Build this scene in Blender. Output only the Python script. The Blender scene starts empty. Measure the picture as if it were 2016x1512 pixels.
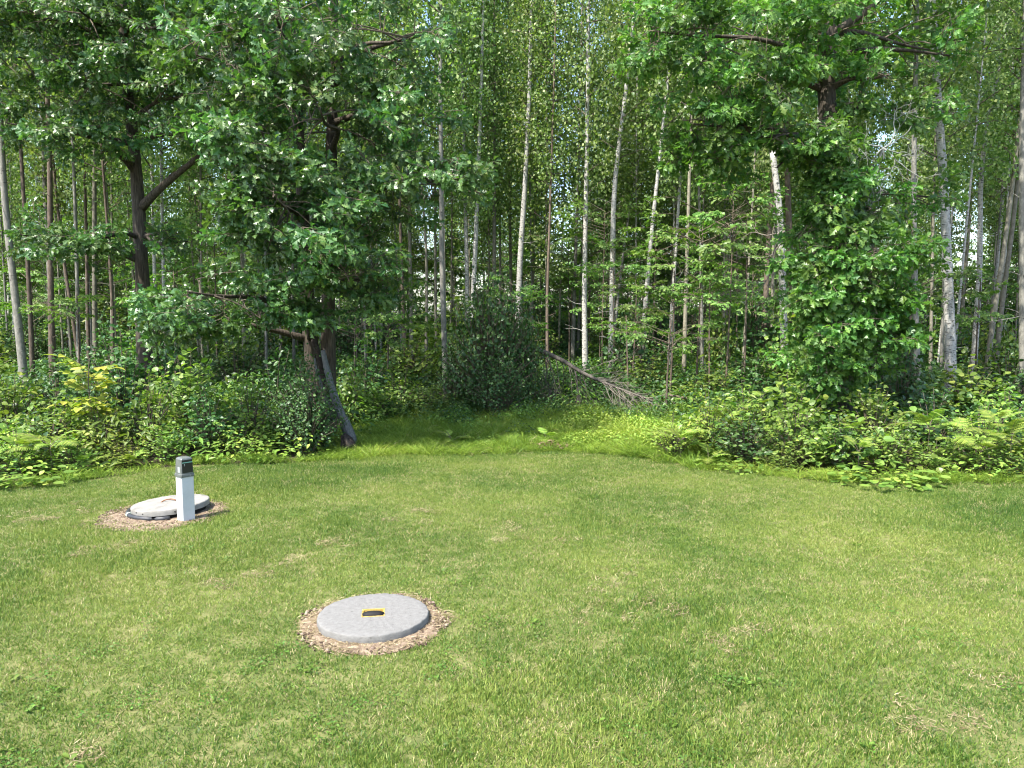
import bpy, math, random
import numpy as np
from mathutils import Vector, Matrix, Euler

random.seed(7)
rng = np.random.default_rng(7)
S = bpy.context.scene
COL = S.collection
R = math.radians

# ------------------------------------------------------------------ camera
FPX, CX, CY, CAMH, PITCH = 1515.0, 1008.0, 756.0, 1.72, R(5.3)
cd = bpy.data.cameras.new('camera')
cd.sensor_width = 36.0
cd.lens = 36.0 * FPX / 2016.0
cd.clip_start = 0.05
cd.clip_end = 1500.0
cam = bpy.data.objects.new('camera', cd)
cam.location = (0, 0, CAMH)
cam.rotation_euler = (R(90) - PITCH, 0, 0)
COL.objects.link(cam)
S.camera = cam

# ------------------------------------------------------------------ sky and sun
SUN_EL, SUN_AZ = R(57), R(226)          # azimuth clockwise from +Y: behind the camera to the left
W = bpy.data.worlds.new('World')
S.world = W
W.use_nodes = True
wn = W.node_tree
sky = wn.nodes.new('ShaderNodeTexSky')
sky.sky_type = 'NISHITA'
sky.sun_disc = False
sky.sun_elevation = SUN_EL
sky.sun_rotation = SUN_AZ
sky.air_density = 1.0
sky.dust_density = 1.6
bg = wn.nodes['Background']
bg.inputs['Strength'].default_value = 0.15
wn.links.new(sky.outputs['Color'], bg.inputs['Color'])
sd = bpy.data.lights.new('sun', 'SUN')
sd.energy = 3.8
sd.angle = R(0.53)
sd.color = (1.0, 0.955, 0.88)
sun = bpy.data.objects.new('sun', sd)
to_sun = Vector((math.sin(SUN_AZ) * math.cos(SUN_EL), math.cos(SUN_AZ) * math.cos(SUN_EL), math.sin(SUN_EL)))
sun.rotation_euler = to_sun.to_track_quat('Z', 'Y').to_euler()
sun.location = to_sun * 60
COL.objects.link(sun)
S.view_settings.view_transform = 'Standard'
S.view_settings.look = 'None'
S.view_settings.exposure = 1.7
S.view_settings.gamma = 1.0
S.render.engine = 'CYCLES'
S.cycles.pixel_filter_type = 'BLACKMAN_HARRIS'
S.cycles.filter_width = 1.1
S.cycles.max_bounces = 5
S.cycles.diffuse_bounces = 3
S.cycles.glossy_bounces = 2
S.cycles.transmission_bounces = 3
S.cycles.transparent_max_bounces = 4
S.cycles.caustics_reflective = False
S.cycles.caustics_refractive = False

# ------------------------------------------------------------------ geometry helpers
_cp, _sp = math.cos(PITCH), math.sin(PITCH)


def ray(px, py):
    u, v = (px - CX) / FPX, -(py - CY) / FPX
    return Vector((u, _cp + v * _sp, -_sp + v * _cp))


def at(px, py, Y):
    d = ray(px, py)
    return Vector((0, 0, CAMH)) + d * (Y / d.y)


def ground(px, py, z=0.0):
    d = ray(px, py)
    return Vector((0, 0, CAMH)) + d * ((z - CAMH) / d.z)


def nrm(a):
    return a / np.maximum(np.linalg.norm(a, axis=-1, keepdims=True), 1e-9)


class Buf:
    """triangle buffer with material indices"""
    def __init__(self):
        self.V, self.F, self.M, self.n = [], [], [], 0

    def add(self, V, F, m=0):
        V = np.asarray(V, float).reshape(-1, 3)
        F = np.asarray(F, int).reshape(-1, 3)
        self.V.append(V)
        self.F.append(F + self.n)
        self.M.append(np.full(len(F), m, int))
        self.n += len(V)

    def tube(self, pts, radii, sides=6, m=0, jitter=0.0, cap=True):
        P = np.array([tuple(p) for p in pts], float)
        n = len(P)
        T = np.gradient(P, axis=0)
        T = nrm(T)
        ref = np.array([0.0, 1.0, 0.0]) if abs(T[0][1]) < 0.8 else np.array([1.0, 0, 0])
        V = np.zeros((n, sides, 3))
        a = np.arange(sides) * 2 * math.pi / sides
        for i in range(n):
            t = T[i]
            x = nrm(np.cross(ref, t))
            y = np.cross(t, x)
            ref = np.cross(t, x) if False else ref
            r = radii[i]
            rr = r * (1 + (rng.uniform(-jitter, jitter, sides) if jitter else 0))
            V[i] = P[i] + np.outer(np.cos(a) * rr, x) + np.outer(np.sin(a) * rr, y)
        F = []
        for i in range(n - 1):
            for j in range(sides):
                k = (j + 1) % sides
                A, B, C, D = i * sides + j, i * sides + k, (i + 1) * sides + k, (i + 1) * sides + j
                F += [(A, B, C), (A, C, D)]
        V = V.reshape(-1, 3)
        if cap:
            V = np.vstack([V, P[0], P[-1]])
            for j in range(sides):
                k = (j + 1) % sides
                F.append((n * sides, k, j))
                F.append((n * sides + 1, (n - 1) * sides + j, (n - 1) * sides + k))
        self.add(V, F, m)

    def mesh(self, name, mats, smooth=False):
        me = bpy.data.meshes.new(name)
        V = np.vstack(self.V)
        F = np.vstack(self.F)
        M = np.concatenate(self.M)
        me.vertices.add(len(V))
        me.vertices.foreach_set('co', V.ravel())
        me.loops.add(len(F) * 3)
        me.loops.foreach_set('vertex_index', F.ravel().astype(np.int32))
        me.polygons.add(len(F))
        me.polygons.foreach_set('loop_start', (np.arange(len(F)) * 3).astype(np.int32))
        for m in mats:
            me.materials.append(m)
        me.polygons.foreach_set('material_index', M.astype(np.int32))
        sm = np.zeros(len(F), bool)
        if smooth is True:
            sm[:] = True
        elif isinstance(smooth, (set, tuple, list)):
            sm = np.isin(M, list(smooth))
        me.polygons.foreach_set('use_smooth', sm)
        me.update(calc_edges=True)
        return me


def link(name, me, parent=None, loc=None, rot=None, scale=None, stuff=False):
    o = bpy.data.objects.new(name, me)
    COL.objects.link(o)
    if parent:
        o.parent = parent
    if loc is not None:
        o.location = loc
    if rot is not None:
        o.rotation_euler = rot
    if scale is not None:
        o.scale = (scale,) * 3 if isinstance(scale, (int, float)) else scale
    if stuff:
        o['kind'] = 'stuff'
    return o


def tag(o, label, cat, group=None, kind=None):
    o['label'] = label
    o['category'] = cat
    if group:
        o['group'] = group
    if kind:
        o['kind'] = kind
    return o


def thing(name, label, cat, loc=(0, 0, 0), rz=0.0, group=None, scale=1.0):
    o = bpy.data.objects.new(name, None)
    o.empty_display_size = 0.2
    COL.objects.link(o)
    o.location = loc
    o.rotation_euler = (0, 0, rz)
    o.scale = (scale,) * 3 if isinstance(scale, (int, float)) else scale
    return tag(o, label, cat, group)


def basis(d, up=(0, 0, 1)):
    x = Vector(d).normalized()
    z = Vector(up)
    z = z - x * z.dot(x)
    if z.length < 1e-3:
        z = Vector((0, 1, 0)) - x * x.y
    z.normalize()
    y = z.cross(x)
    return Matrix((x, y, z)).transposed()


# ------------------------------------------------------------------ leaf templates (base at 0, along +x, unit length)
def strip_leaf(mid_x, side, fold=0.25, curl=-0.25):
    """mid_x: stations along the rib; side: (dx, w) for each station"""
    V, F = [], []
    for x, (dx, w) in zip(mid_x, side):
        zc = curl * x * x
        V += [(x, 0, zc), (x + dx, w, zc + fold * w), (x + dx, -w, zc + fold * w)]
    for i in range(len(mid_x) - 1):
        a, b = i * 3, i * 3 + 3
        for s in (1, 2):
            q = [a, b, b + s, a + s] if s == 2 else [a, a + s, b + s, b]
            F += [(q[0], q[1], q[2]), (q[0], q[2], q[3])]
    V = np.array(V)
    F = [f for f in F if np.linalg.norm(np.cross(V[f[1]] - V[f[0]], V[f[2]] - V[f[0]])) > 1e-7]
    return V, np.array(F)


OAK = strip_leaf([0, .12, .24, .34, .46, .58, .70, .84, 1.0],
                 [(0, .012), (0.02, .02), (.06, .17), (.0, .06), (.09, .31), (.0, .08), (.08, .34), (.03, .15), (0, .03)], .32, -.35)
OAKS = strip_leaf([0, .2, .42, .55, .78, 1.0],
                  [(0, .01), (.03, .12), (.06, .28), (0, .13), (.03, .33), (0, .03)], .28, -.3)
OVATE = strip_leaf([0, .3, .65, 1.0], [(0, .01), (0, .30), (0, .27), (0, 0.0)], .22, -.25)
ROUND = strip_leaf([0, .2, .6, .9, 1.0], [(0, .02), (0, .34), (0, .38), (0, .16), (0, 0)], .15, -.15)
ASPEN = strip_leaf([0, .45, 1.0], [(0, .0), (0, .46), (0, .0)], .12, -.1)
LANCE = strip_leaf([0, .3, .65, 1.0], [(0, .01), (0, .14), (0, .12), (0, 0)], .25, -.35)


def maple_template():
    ang = [0, 14, 32, 48, 62, 80, 100, 118, 150]
    rad = [1.0, .58, .5, .92, .48, .42, .66, .3, .1]
    V = [(0.15, 0, 0)]
    for a, r in zip(ang, rad):
        V.append((.15 + .85 * r * math.cos(R(a)), .85 * r * math.sin(R(a)), -.2 * r * r + .1 * r * math.sin(R(a))))
    n = len(ang)
    for a, r in zip(ang[1:], rad[1:]):
        V.append((.15 + .85 * r * math.cos(R(a)), -.85 * r * math.sin(R(a)), -.2 * r * r + .1 * r * math.sin(R(a))))
    F = []
    for i in range(1, n):
        F.append((0, i, i + 1))
    prev = 1
    for i in range(n + 1, 2 * n):
        F.append((0, i, prev))
        prev = i
    return np.array(V), np.array(F)


MAPLE = maple_template()


def leaves(buf, tpl, pos, dirs, nors, sizes, m=0):
    Vt, Ft = tpl
    pos, dirs, nors = (np.asarray(a, float) for a in (pos, dirs, nors))
    sizes = np.asarray(sizes, float)
    N = len(pos)
    ex = nrm(dirs)
    ez = nrm(nors - (nors * ex).sum(1, keepdims=True) * ex)
    ey = np.cross(ez, ex)
    V = (ex[:, None, :] * Vt[None, :, 0:1] + ey[:, None, :] * Vt[None, :, 1:2] + ez[:, None, :] * Vt[None, :, 2:3]) * sizes[:, None, None] + pos[:, None, :]
    F = Ft[None] + (np.arange(N) * len(Vt))[:, None, None]
    buf.add(V.reshape(-1, 3), F.reshape(-1, 3), m)


# ------------------------------------------------------------------ materials
def new_mat(name):
    m = bpy.data.materials.new(name)
    m.use_nodes = True
    nt = m.node_tree
    for n in list(nt.nodes):
        nt.nodes.remove(n)
    out = nt.nodes.new('ShaderNodeOutputMaterial')
    return m, nt, out


def N(nt, t, **kw):
    n = nt.nodes.new(t)
    for k, v in kw.items():
        if k in n.inputs:
            n.inputs[k].default_value = v
        else:
            setattr(n, k, v)
    return n


def ramp(nt, stops, interp='LINEAR'):
    r = nt.nodes.new('ShaderNodeValToRGB')
    r.color_ramp.interpolation = interp
    e = r.color_ramp.elements
    while len(e) < len(stops):
        e.new(0.5)
    for el, (p, c) in zip(e, stops):
        el.position = p
        el.color = (*c, 1) if len(c) == 3 else c
    return r


def leaf_mat(name, stops, rough=.42, spec=.5, trans=.32, tcol=(1.0, 1.2, .42), objvar=.25, gain=1.0):
    stops = [(p_, tuple(v * gain for v in c_)) for p_, c_ in stops]
    m, nt, out = new_mat(name)
    geo = N(nt, 'ShaderNodeNewGeometry')
    rp = ramp(nt, stops)
    nt.links.new(geo.outputs['Random Per Island'], rp.inputs[0])
    oi = N(nt, 'ShaderNodeObjectInfo')
    mr = N(nt, 'ShaderNodeMapRange')
    mr.inputs['To Min'].default_value = 1 - objvar
    mr.inputs['To Max'].default_value = 1 + objvar
    nt.links.new(oi.outputs['Random'], mr.inputs['Value'])
    hs = N(nt, 'ShaderNodeHueSaturation')
    nt.links.new(rp.outputs['Color'], hs.inputs['Color'])
    nt.links.new(mr.outputs['Result'], hs.inputs['Value'])
    mr2 = N(nt, 'ShaderNodeMapRange')
    mr2.inputs['To Min'].default_value = .485
    mr2.inputs['To Max'].default_value = .515
    nt.links.new(oi.outputs['Random'], mr2.inputs['Value'])
    nt.links.new(mr2.outputs['Result'], hs.inputs['Hue'])
    p = N(nt, 'ShaderNodeBsdfPrincipled', Roughness=rough)
    p.inputs['Specular IOR Level'].default_value = spec
    nt.links.new(hs.outputs['Color'], p.inputs['Base Color'])
    tr = N(nt, 'ShaderNodeBsdfTranslucent')
    mx = N(nt, 'ShaderNodeMix', data_type='RGBA', blend_type='MULTIPLY')
    mx.inputs['Factor'].default_value = 1
    mx.inputs[7].default_value = (*tcol, 1)
    nt.links.new(hs.outputs['Color'], mx.inputs[6])
    nt.links.new(mx.outputs[2], tr.inputs['Color'])
    ms = N(nt, 'ShaderNodeMixShader')
    ms.inputs[0].default_value = trans
    nt.links.new(p.outputs[0], ms.inputs[1])
    nt.links.new(tr.outputs[0], ms.inputs[2])
    nt.links.new(ms.outputs[0], out.inputs[0])
    return m


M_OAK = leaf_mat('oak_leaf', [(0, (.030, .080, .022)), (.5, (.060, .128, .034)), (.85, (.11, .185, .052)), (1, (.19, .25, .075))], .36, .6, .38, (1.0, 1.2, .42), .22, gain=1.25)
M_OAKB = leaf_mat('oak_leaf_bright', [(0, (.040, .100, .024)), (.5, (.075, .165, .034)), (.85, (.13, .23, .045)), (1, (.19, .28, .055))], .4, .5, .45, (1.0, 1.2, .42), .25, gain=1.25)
M_ASPEN = leaf_mat('aspen_leaf', [(0, (.070, .130, .034)), (.5, (.140, .215, .060)), (1, (.29, .35, .13))], .45, .45, .45, (1.0, 1.2, .42), .3, gain=1.2)
M_SHRUB = leaf_mat('shrub_leaf', [(0, (.055, .110, .020)), (.5, (.115, .185, .034)), (.9, (.17, .24, .045)), (1, (.26, .31, .065))], .42, .5, .42, (1.0, 1.2, .42), .3, gain=1.4)
M_DARK = leaf_mat('dark_and_shaded_leaf', [(0, (.022, .064, .016)), (.6, (.046, .105, .026)), (1, (.10, .17, .042))], .42, .45, .28, (1.0, 1.2, .42), .2, gain=1.1)  # dark-leaved shrubs; also holds shade in its colour for deep and central plants
M_YELLOW = leaf_mat('yellow_green_leaf', [(0, (.13, .21, .03)), (.6, (.23, .30, .045)), (1, (.38, .38, .06))], .5, .4, .35, (1.0, 1.2, .42), .12)
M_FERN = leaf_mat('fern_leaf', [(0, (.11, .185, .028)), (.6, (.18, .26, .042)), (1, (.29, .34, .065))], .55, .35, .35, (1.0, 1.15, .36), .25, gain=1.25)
M_MAPLE = leaf_mat('understory_leaf', [(0, (.060, .125, .026)), (.5, (.11, .20, .040)), (1, (.19, .28, .065))], .45, .4, .42, (1.0, 1.2, .42), .25, gain=1.2)
M_DEADLEAF = leaf_mat('dead_leaf', [(0, (.08, .045, .025)), (.5, (.15, .095, .06)), (1, (.26, .185, .12))], .7, .2, .1, (1, .9, .7), .2)


def bark_mat(name, stops, sc=(5, 5, 1.2), bump=.5, marks=None, rough=.85, objvar=.3, moss=0.0):
    m, nt, out = new_mat(name)
    tc = N(nt, 'ShaderNodeTexCoord')
    mp = N(nt, 'ShaderNodeMapping')
    mp.inputs['Scale'].default_value = sc
    nt.links.new(tc.outputs['Object'], mp.inputs[0])
    nz = N(nt, 'ShaderNodeTexNoise', Scale=6.0, Detail=6.0, Roughness=.65)
    nt.links.new(mp.outputs[0], nz.inputs['Vector'])
    rp = ramp(nt, stops)
    nt.links.new(nz.outputs['Fac'], rp.inputs[0])
    col = rp.outputs['Color']
    if marks:
        mp2 = N(nt, 'ShaderNodeMapping')
        mp2.inputs['Scale'].default_value = marks[0]
        nt.links.new(tc.outputs['Object'], mp2.inputs[0])
        n2 = N(nt, 'ShaderNodeTexNoise', Scale=3.0, Detail=4.0, Roughness=.6)
        nt.links.new(mp2.outputs[0], n2.inputs['Vector'])
        r2 = ramp(nt, [(marks[1], (0, 0, 0)), (marks[1] + .06, (1, 1, 1))])
        nt.links.new(n2.outputs['Fac'], r2.inputs[0])
        mx = N(nt, 'ShaderNodeMix', data_type='RGBA')
        mx.inputs[7].default_value = (*marks[2], 1)
        nt.links.new(r2.outputs['Color'], mx.inputs['Factor'])
        nt.links.new(col, mx.inputs[6])
        col = mx.outputs[2]
    oi = N(nt, 'ShaderNodeObjectInfo')
    mr = N(nt, 'ShaderNodeMapRange')
    mr.inputs['To Min'].default_value = 1 - objvar
    mr.inputs['To Max'].default_value = 1 + objvar
    nt.links.new(oi.outputs['Random'], mr.inputs['Value'])
    hs = N(nt, 'ShaderNodeHueSaturation')
    nt.links.new(col, hs.inputs['Color'])
    nt.links.new(mr.outputs['Result'], hs.inputs['Value'])
    p = N(nt, 'ShaderNodeBsdfPrincipled', Roughness=rough)
    p.inputs['Specular IOR Level'].default_value = .25
    nt.links.new(hs.outputs['Color'], p.inputs['Base Color'])
    if bump:
        b = N(nt, 'ShaderNodeBump', Strength=bump, Distance=.02)
        nt.links.new(nz.outputs['Fac'], b.inputs['Height'])
        nt.links.new(b.outputs[0], p.inputs['Normal'])
    nt.links.new(p.outputs[0], out.inputs[0])
    return m


B_OAK = bark_mat('oak_bark', [(.3, (.025, .020, .016)), (.5, (.065, .053, .040)), (.72, (.13, .108, .080))], (7, 7, .9), 1.0, None, .9, .15)
B_BIRCH = bark_mat('birch_bark', [(.3, (.26, .25, .22)), (.55, (.42, .405, .365)), (.75, (.52, .50, .455))], (4, 4, 3), .25, ((5, 5, 17), .555, (.06, .052, .045)), .7, .12)
B_ASPEN = bark_mat('aspen_bark', [(.3, (.12, .11, .08)), (.55, (.22, .20, .15)), (.75, (.32, .29, .22))], (4, 4, 2), .3, ((4, 4, 12), .64, (.06, .052, .042)), .8, .3)
B_GREY = bark_mat('grey_bark', [(.3, (.11, .105, .09)), (.55, (.20, .19, .16)), (.75, (.30, .28, .24))], (5, 5, 2), .3, ((4, 4, 9), .64, (.05, .045, .04)), .85, .2)
B_BROWN = bark_mat('brown_bark', [(.3, (.06, .045, .035)), (.55, (.13, .10, .075)), (.75, (.21, .165, .12))], (5, 5, 1.5), .5, None, .9, .25)
B_TWIG = bark_mat('twig_bark', [(.3, (.07, .055, .04)), (.7, (.16, .13, .095))], (5, 5, 2), 0, None, .9, .2)
B_DEAD = bark_mat('dead_wood', [(.3, (.11, .095, .075)), (.55, (.20, .175, .145)), (.75, (.30, .27, .23))], (6, 6, 2), .3, None, .85, .15)
B_FALLEN = bark_mat('fallen_wood', [(.3, (.05, .043, .036)), (.55, (.10, .088, .075)), (.75, (.17, .15, .13))], (6, 6, 2), .3, None, .9, .15)
B_LICHEN = bark_mat('lichen_wood', [(.3, (.13, .135, .115)), (.55, (.23, .235, .21)), (.75, (.34, .345, .31))], (6, 6, 3), .3, None, .9, .1)
B_WEATHERED = bark_mat('weathered_wood', [(.3, (.07, .07, .068)), (.55, (.14, .14, .137)), (.75, (.21, .21, .205))], (14, 14, .8), .6, None, .8, .05)
B_CHAR = bark_mat('rotten_wood', [(.3, (.012, .010, .009)), (.6, (.05, .038, .032)), (.8, (.14, .10, .085))], (5, 5, 5), .8, None, .95, .1)


def grass_mat(name, greens, tan, tan_base, zones=True):
    """blade colour: random per blade, drifting over the ground, with dry blades where the turf is thin"""
    m, nt, out = new_mat(name)
    geo = N(nt, 'ShaderNodeNewGeometry')
    n1 = N(nt, 'ShaderNodeTexNoise', Scale=.55, Detail=3.0, Roughness=.55)
    n2 = N(nt, 'ShaderNodeTexNoise', Scale=2.6, Detail=4.0, Roughness=.6)
    n3 = N(nt, 'ShaderNodeTexNoise', Scale=46.0, Detail=2.0)
    for n in (n1, n2, n3):
        nt.links.new(geo.outputs['Position'], n.inputs['Vector'])
    rp = ramp(nt, greens)
    ad = N(nt, 'ShaderNodeMath', operation='MULTIPLY_ADD')
    ad.inputs[1].default_value = 1.6
    nt.links.new(n1.outputs['Fac'], ad.inputs[0])
    sub = N(nt, 'ShaderNodeMath', operation='MULTIPLY_ADD')
    sub.inputs[1].default_value = .8
    sub.inputs[2].default_value = -.70
    nt.links.new(geo.outputs['Random Per Island'], sub.inputs[0])
    nt.links.new(sub.outputs[0], ad.inputs[2])
    nt.links.new(ad.outputs[0], rp.inputs[0])
    # dry blades
    a = N(nt, 'ShaderNodeMath', operation='MULTIPLY_ADD')
    a.inputs[1].default_value = .9
    nt.links.new(n2.outputs['Fac'], a.inputs[0])
    b = N(nt, 'ShaderNodeMath', operation='MULTIPLY_ADD')
    b.inputs[1].default_value = .45
    b.inputs[2].default_value = -.52 + tan_base
    nt.links.new(n3.outputs['Fac'], b.inputs[0])
    nt.links.new(b.outputs[0], a.inputs[2])
    g = N(nt, 'ShaderNodeMath', operation='GREATER_THAN')
    sc = N(nt, 'ShaderNodeMath', operation='MULTIPLY_ADD')
    sc.inputs[1].default_value = 7.31
    fr = N(nt, 'ShaderNodeMath', operation='FRACT')
    nt.links.new(geo.outputs['Random Per Island'], sc.inputs[0])
    nt.links.new(sc.outputs[0], fr.inputs[0])
    nt.links.new(a.outputs[0], g.inputs[0])
    nt.links.new(fr.outputs[0], g.inputs[1])
    mx = N(nt, 'ShaderNodeMix', data_type='RGBA')
    mx.inputs[7].default_value = (*tan, 1)
    nt.links.new(g.outputs[0], mx.inputs['Factor'])
    nt.links.new(rp.outputs['Color'], mx.inputs[6])
    p = N(nt, 'ShaderNodeBsdfPrincipled', Roughness=.5)
    p.inputs['Specular IOR Level'].default_value = .4
    nt.links.new(mx.outputs[2], p.inputs['Base Color'])
    tr = N(nt, 'ShaderNodeBsdfTranslucent')
    nt.links.new(mx.outputs[2], tr.inputs['Color'])
    ms = N(nt, 'ShaderNodeMixShader')
    ms.inputs[0].default_value = .40
    nt.links.new(p.outputs[0], ms.inputs[1])
    nt.links.new(tr.outputs[0], ms.inputs[2])
    nt.links.new(ms.outputs[0], out.inputs[0])
    return m


M_LAWN = grass_mat('lawn_blade', [(.02, (.045, .110, .014)), (.35, (.105, .190, .026)), (.65, (.19, .26, .044)), (1, (.32, .36, .085))], (.44, .37, .19), -.10)
M_TALL = grass_mat('tall_grass_blade', [(.05, (.10, .19, .020)), (.45, (.19, .30, .032)), (.75, (.30, .40, .05)), (1, (.42, .45, .085))], (.45, .38, .18), -.18)


def simple_mat(name, col, rough=.6, spec=.5, noise=None, bump=0.0, bscale=60.0, metal=0.0):
    m, nt, out = new_mat(name)
    p = N(nt, 'ShaderNodeBsdfPrincipled', Roughness=rough, Metallic=metal)
    p.inputs['Specular IOR Level'].default_value = spec
    p.inputs['Base Color'].default_value = (*col, 1)
    tc = N(nt, 'ShaderNodeTexCoord')
    if noise:
        sc, stops = noise
        nz = N(nt, 'ShaderNodeTexNoise', Scale=sc, Detail=8.0, Roughness=.65)
        nt.links.new(tc.outputs['Object'], nz.inputs['Vector'])
        rp = ramp(nt, stops)
        nt.links.new(nz.outputs['Fac'], rp.inputs[0])
        nt.links.new(rp.outputs['Color'], p.inputs['Base Color'])
    if bump:
        nb = N(nt, 'ShaderNodeTexNoise', Scale=bscale, Detail=5.0)
        nt.links.new(tc.outputs['Object'], nb.inputs['Vector'])
        b = N(nt, 'ShaderNodeBump', Strength=bump, Distance=.004)
        nt.links.new(nb.outputs['Fac'], b.inputs['Height'])
        nt.links.new(b.outputs[0], p.inputs['Normal'])
    nt.links.new(p.outputs[0], out.inputs[0])
    return m


M_SOIL = simple_mat('forest_floor', (.05, .04, .03), .95, .2, (2.2, [(.3, (.030, .026, .016)), (.5, (.06, .05, .03)), (.7, (.10, .085, .05))]), .8, 30)
M_TURF = simple_mat('turf_soil', (.08, .09, .04), .95, .1, (5.0, [(.3, (.07, .085, .028)), (.5, (.12, .13, .045)), (.7, (.19, .175, .08))]), .6, 40)
M_BARE = simple_mat('bare_soil', (.3, .22, .15), .95, .15, (26.0, [(.3, (.10, .068, .047)), (.5, (.20, .148, .103)), (.7, (.33, .26, .185))]), 1.0, 70)


# ------------------------------------------------------------------ stuff: points instanced through geometry nodes
LIB = {}


def library(name, meshes):
    c = bpy.data.collections.new(name)
    for i, me in enumerate(meshes):
        o = bpy.data.objects.new(name + '_piece', me)
        c.objects.link(o)
    return c


def scatter(name, pts, rots, scls, idx, coll, label, cat):
    me = bpy.data.meshes.new(name)
    pts = np.asarray(pts, float)
    n = len(pts)
    me.vertices.add(n)
    me.vertices.foreach_set('co', pts.ravel())
    for nm, ty, arr, key in (('rot', 'FLOAT_VECTOR', rots, 'vector'), ('scl', 'FLOAT_VECTOR', scls, 'vector'), ('idx', 'INT', idx, 'value')):
        a = me.attributes.new(nm, ty, 'POINT')
        a.data.foreach_set(key, np.asarray(arr).ravel())
    o = link(name, me)
    tag(o, label, cat, None, 'stuff')
    ng = bpy.data.node_groups.new(name + '_scatter', 'GeometryNodeTree')
    ng.interface.new_socket('Geometry', in_out='INPUT', socket_type='NodeSocketGeometry')
    ng.interface.new_socket('Geometry', in_out='OUTPUT', socket_type='NodeSocketGeometry')
    gi, go = ng.nodes.new('NodeGroupInput'), ng.nodes.new('NodeGroupOutput')
    ip = ng.nodes.new('GeometryNodeInstanceOnPoints')
    ci = ng.nodes.new('GeometryNodeCollectionInfo')
    ci.inputs['Collection'].default_value = coll
    ci.inputs['Separate Children'].default_value = True
    ci.inputs['Reset Children'].default_value = True
    ip.inputs['Pick Instance'].default_value = True

    def attr(nm, ty):
        a = ng.nodes.new('GeometryNodeInputNamedAttribute')
        a.data_type = ty
        a.inputs['Name'].default_value = nm
        return [s for s in a.outputs if s.enabled and s.name == 'Attribute'][0]
    e2r = ng.nodes.new('FunctionNodeEulerToRotation')
    L = ng.links.new
    L(attr('rot', 'FLOAT_VECTOR'), e2r.inputs[0])
    L(e2r.outputs[0], ip.inputs['Rotation'])
    L(attr('scl', 'FLOAT_VECTOR'), ip.inputs['Scale'])
    L(attr('idx', 'INT'), ip.inputs['Instance Index'])
    L(gi.outputs[0], ip.inputs['Points'])
    L(ci.outputs[0], ip.inputs['Instance'])
    L(ip.outputs[0], go.inputs[0])
    md = o.modifiers.new('scatter', 'NODES')
    md.node_group = ng
    return o


# ------------------------------------------------------------------ ground and lawn outline
EDGE = [(-400, 985), (-150, 966), (0, 956), (200, 938), (400, 921), (560, 910), (700, 903), (850, 895), (1000, 890), (1150, 890), (1260, 897),
        (1330, 914), (1400, 928), (1550, 941), (1750, 954), (2016, 962), (2200, 968), (2450, 978)]
EW = [ground(*p) for p in EDGE]
EXs = np.array([p.x for p in EW])
EYs = np.array([p.y for p in EW])


def edge_y(x):
    x = np.asarray(x, float)
    y = np.interp(x, EXs, EYs)
    return y + .10 * np.sin(x * 3.1 + .4) + .06 * np.sin(x * 7.7) + .03 * np.sin(x * 17.0)


def hump(x, y):
    """low swells of the lawn"""
    x, y = np.asarray(x, float), np.asarray(y, float)
    return .035 * np.sin(x * .8 + .5) * np.sin(y * .7) + .012 * np.sin(x * 2.3 + y * 1.1) + .008 * np.sin(y * 3.1 - x * 1.3)


LID1 = ground(735, 1207, .055)
LID2 = ground(336, 990, .075)
POST = ground(367, 1026, 0.0)
LID_R = .305


def damp(x, y):
    d1 = np.hypot(x - LID1.x, y - LID1.y)
    d2 = np.hypot(x - LID2.x, y - LID2.y)
    d = np.minimum(d1, d2)
    return np.clip((d - .45) / .6, 0, 1)


def gz(x, y):
    lawn = np.clip((12.5 - np.asarray(y, float)) / 2.0, 0, 1)
    return hump(x, y) * damp(np.asarray(x, float), np.asarray(y, float)) * lawn


def grid_mesh(name, xs, ys, zf, mat):
    X, Y = np.meshgrid(xs, ys)
    Z = zf(X, Y)
    V = np.stack([X, Y, Z], -1).reshape(-1, 3)
    nx, ny = len(xs), len(ys)
    i = np.arange(nx - 1)[None, :] + np.arange(ny - 1)[:, None] * nx
    A = i.ravel()
    F = np.vstack([np.stack([A, A + 1, A + nx + 1], 1), np.stack([A, A + nx + 1, A + nx], 1)])
    b = Buf()
    b.add(V, F)
    return b.mesh(name, [mat], True)


def nonuni(lo, hi, a, b, step, far):
    """fine between a and b, coarse outside"""
    v = list(np.arange(a, b + 1e-6, step))
    x, s = a, step
    pre, post = [], []
    while x > lo:
        s *= 1.5
        x -= s
        pre.append(max(x, lo))
    x, s = b, step
    while x < hi:
        s *= 1.5
        x += s
        post.append(min(x, hi))
    return np.array(sorted(set(pre)) + v + sorted(set(post)))


go_ = link('ground', grid_mesh('ground', nonuni(-700, 700, -14, 14, .35, 0), nonuni(-300, 1200, -2, 20, .35, 0),
                               lambda X, Y: gz(X, Y) - .012 + .02 * np.sin(X * 1.7) * np.sin(Y * 1.3) * (Y > 12), M_SOIL))
tag(go_, 'brown leaf-littered soil under the wood', 'ground', None, 'structure')


def lawn_sheet():
    xs = np.linspace(-8.6, 8.6, 120)
    t = np.linspace(0, 1, 70)
    V = []
    for tt in t:
        y = -1.2 + (edge_y(xs) + .05 + 1.2) * tt
        V.append(np.stack([xs, y, gz(xs, y)], -1))
    V = np.array(V).reshape(-1, 3)
    nx = 120
    i = np.arange(nx - 1)[None, :] + np.arange(69)[:, None] * nx
    A = i.ravel()
    F = np.vstack([np.stack([A, A + 1, A + nx + 1], 1), np.stack([A, A + nx + 1, A + nx], 1)])
    b = Buf()
    b.add(V, F)
    return b.mesh('lawn', [M_TURF], True)


lw = link('lawn', lawn_sheet())
tag(lw, 'mown green lawn with dry tan patches in front of the wood', 'lawn', None, 'structure')


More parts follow.
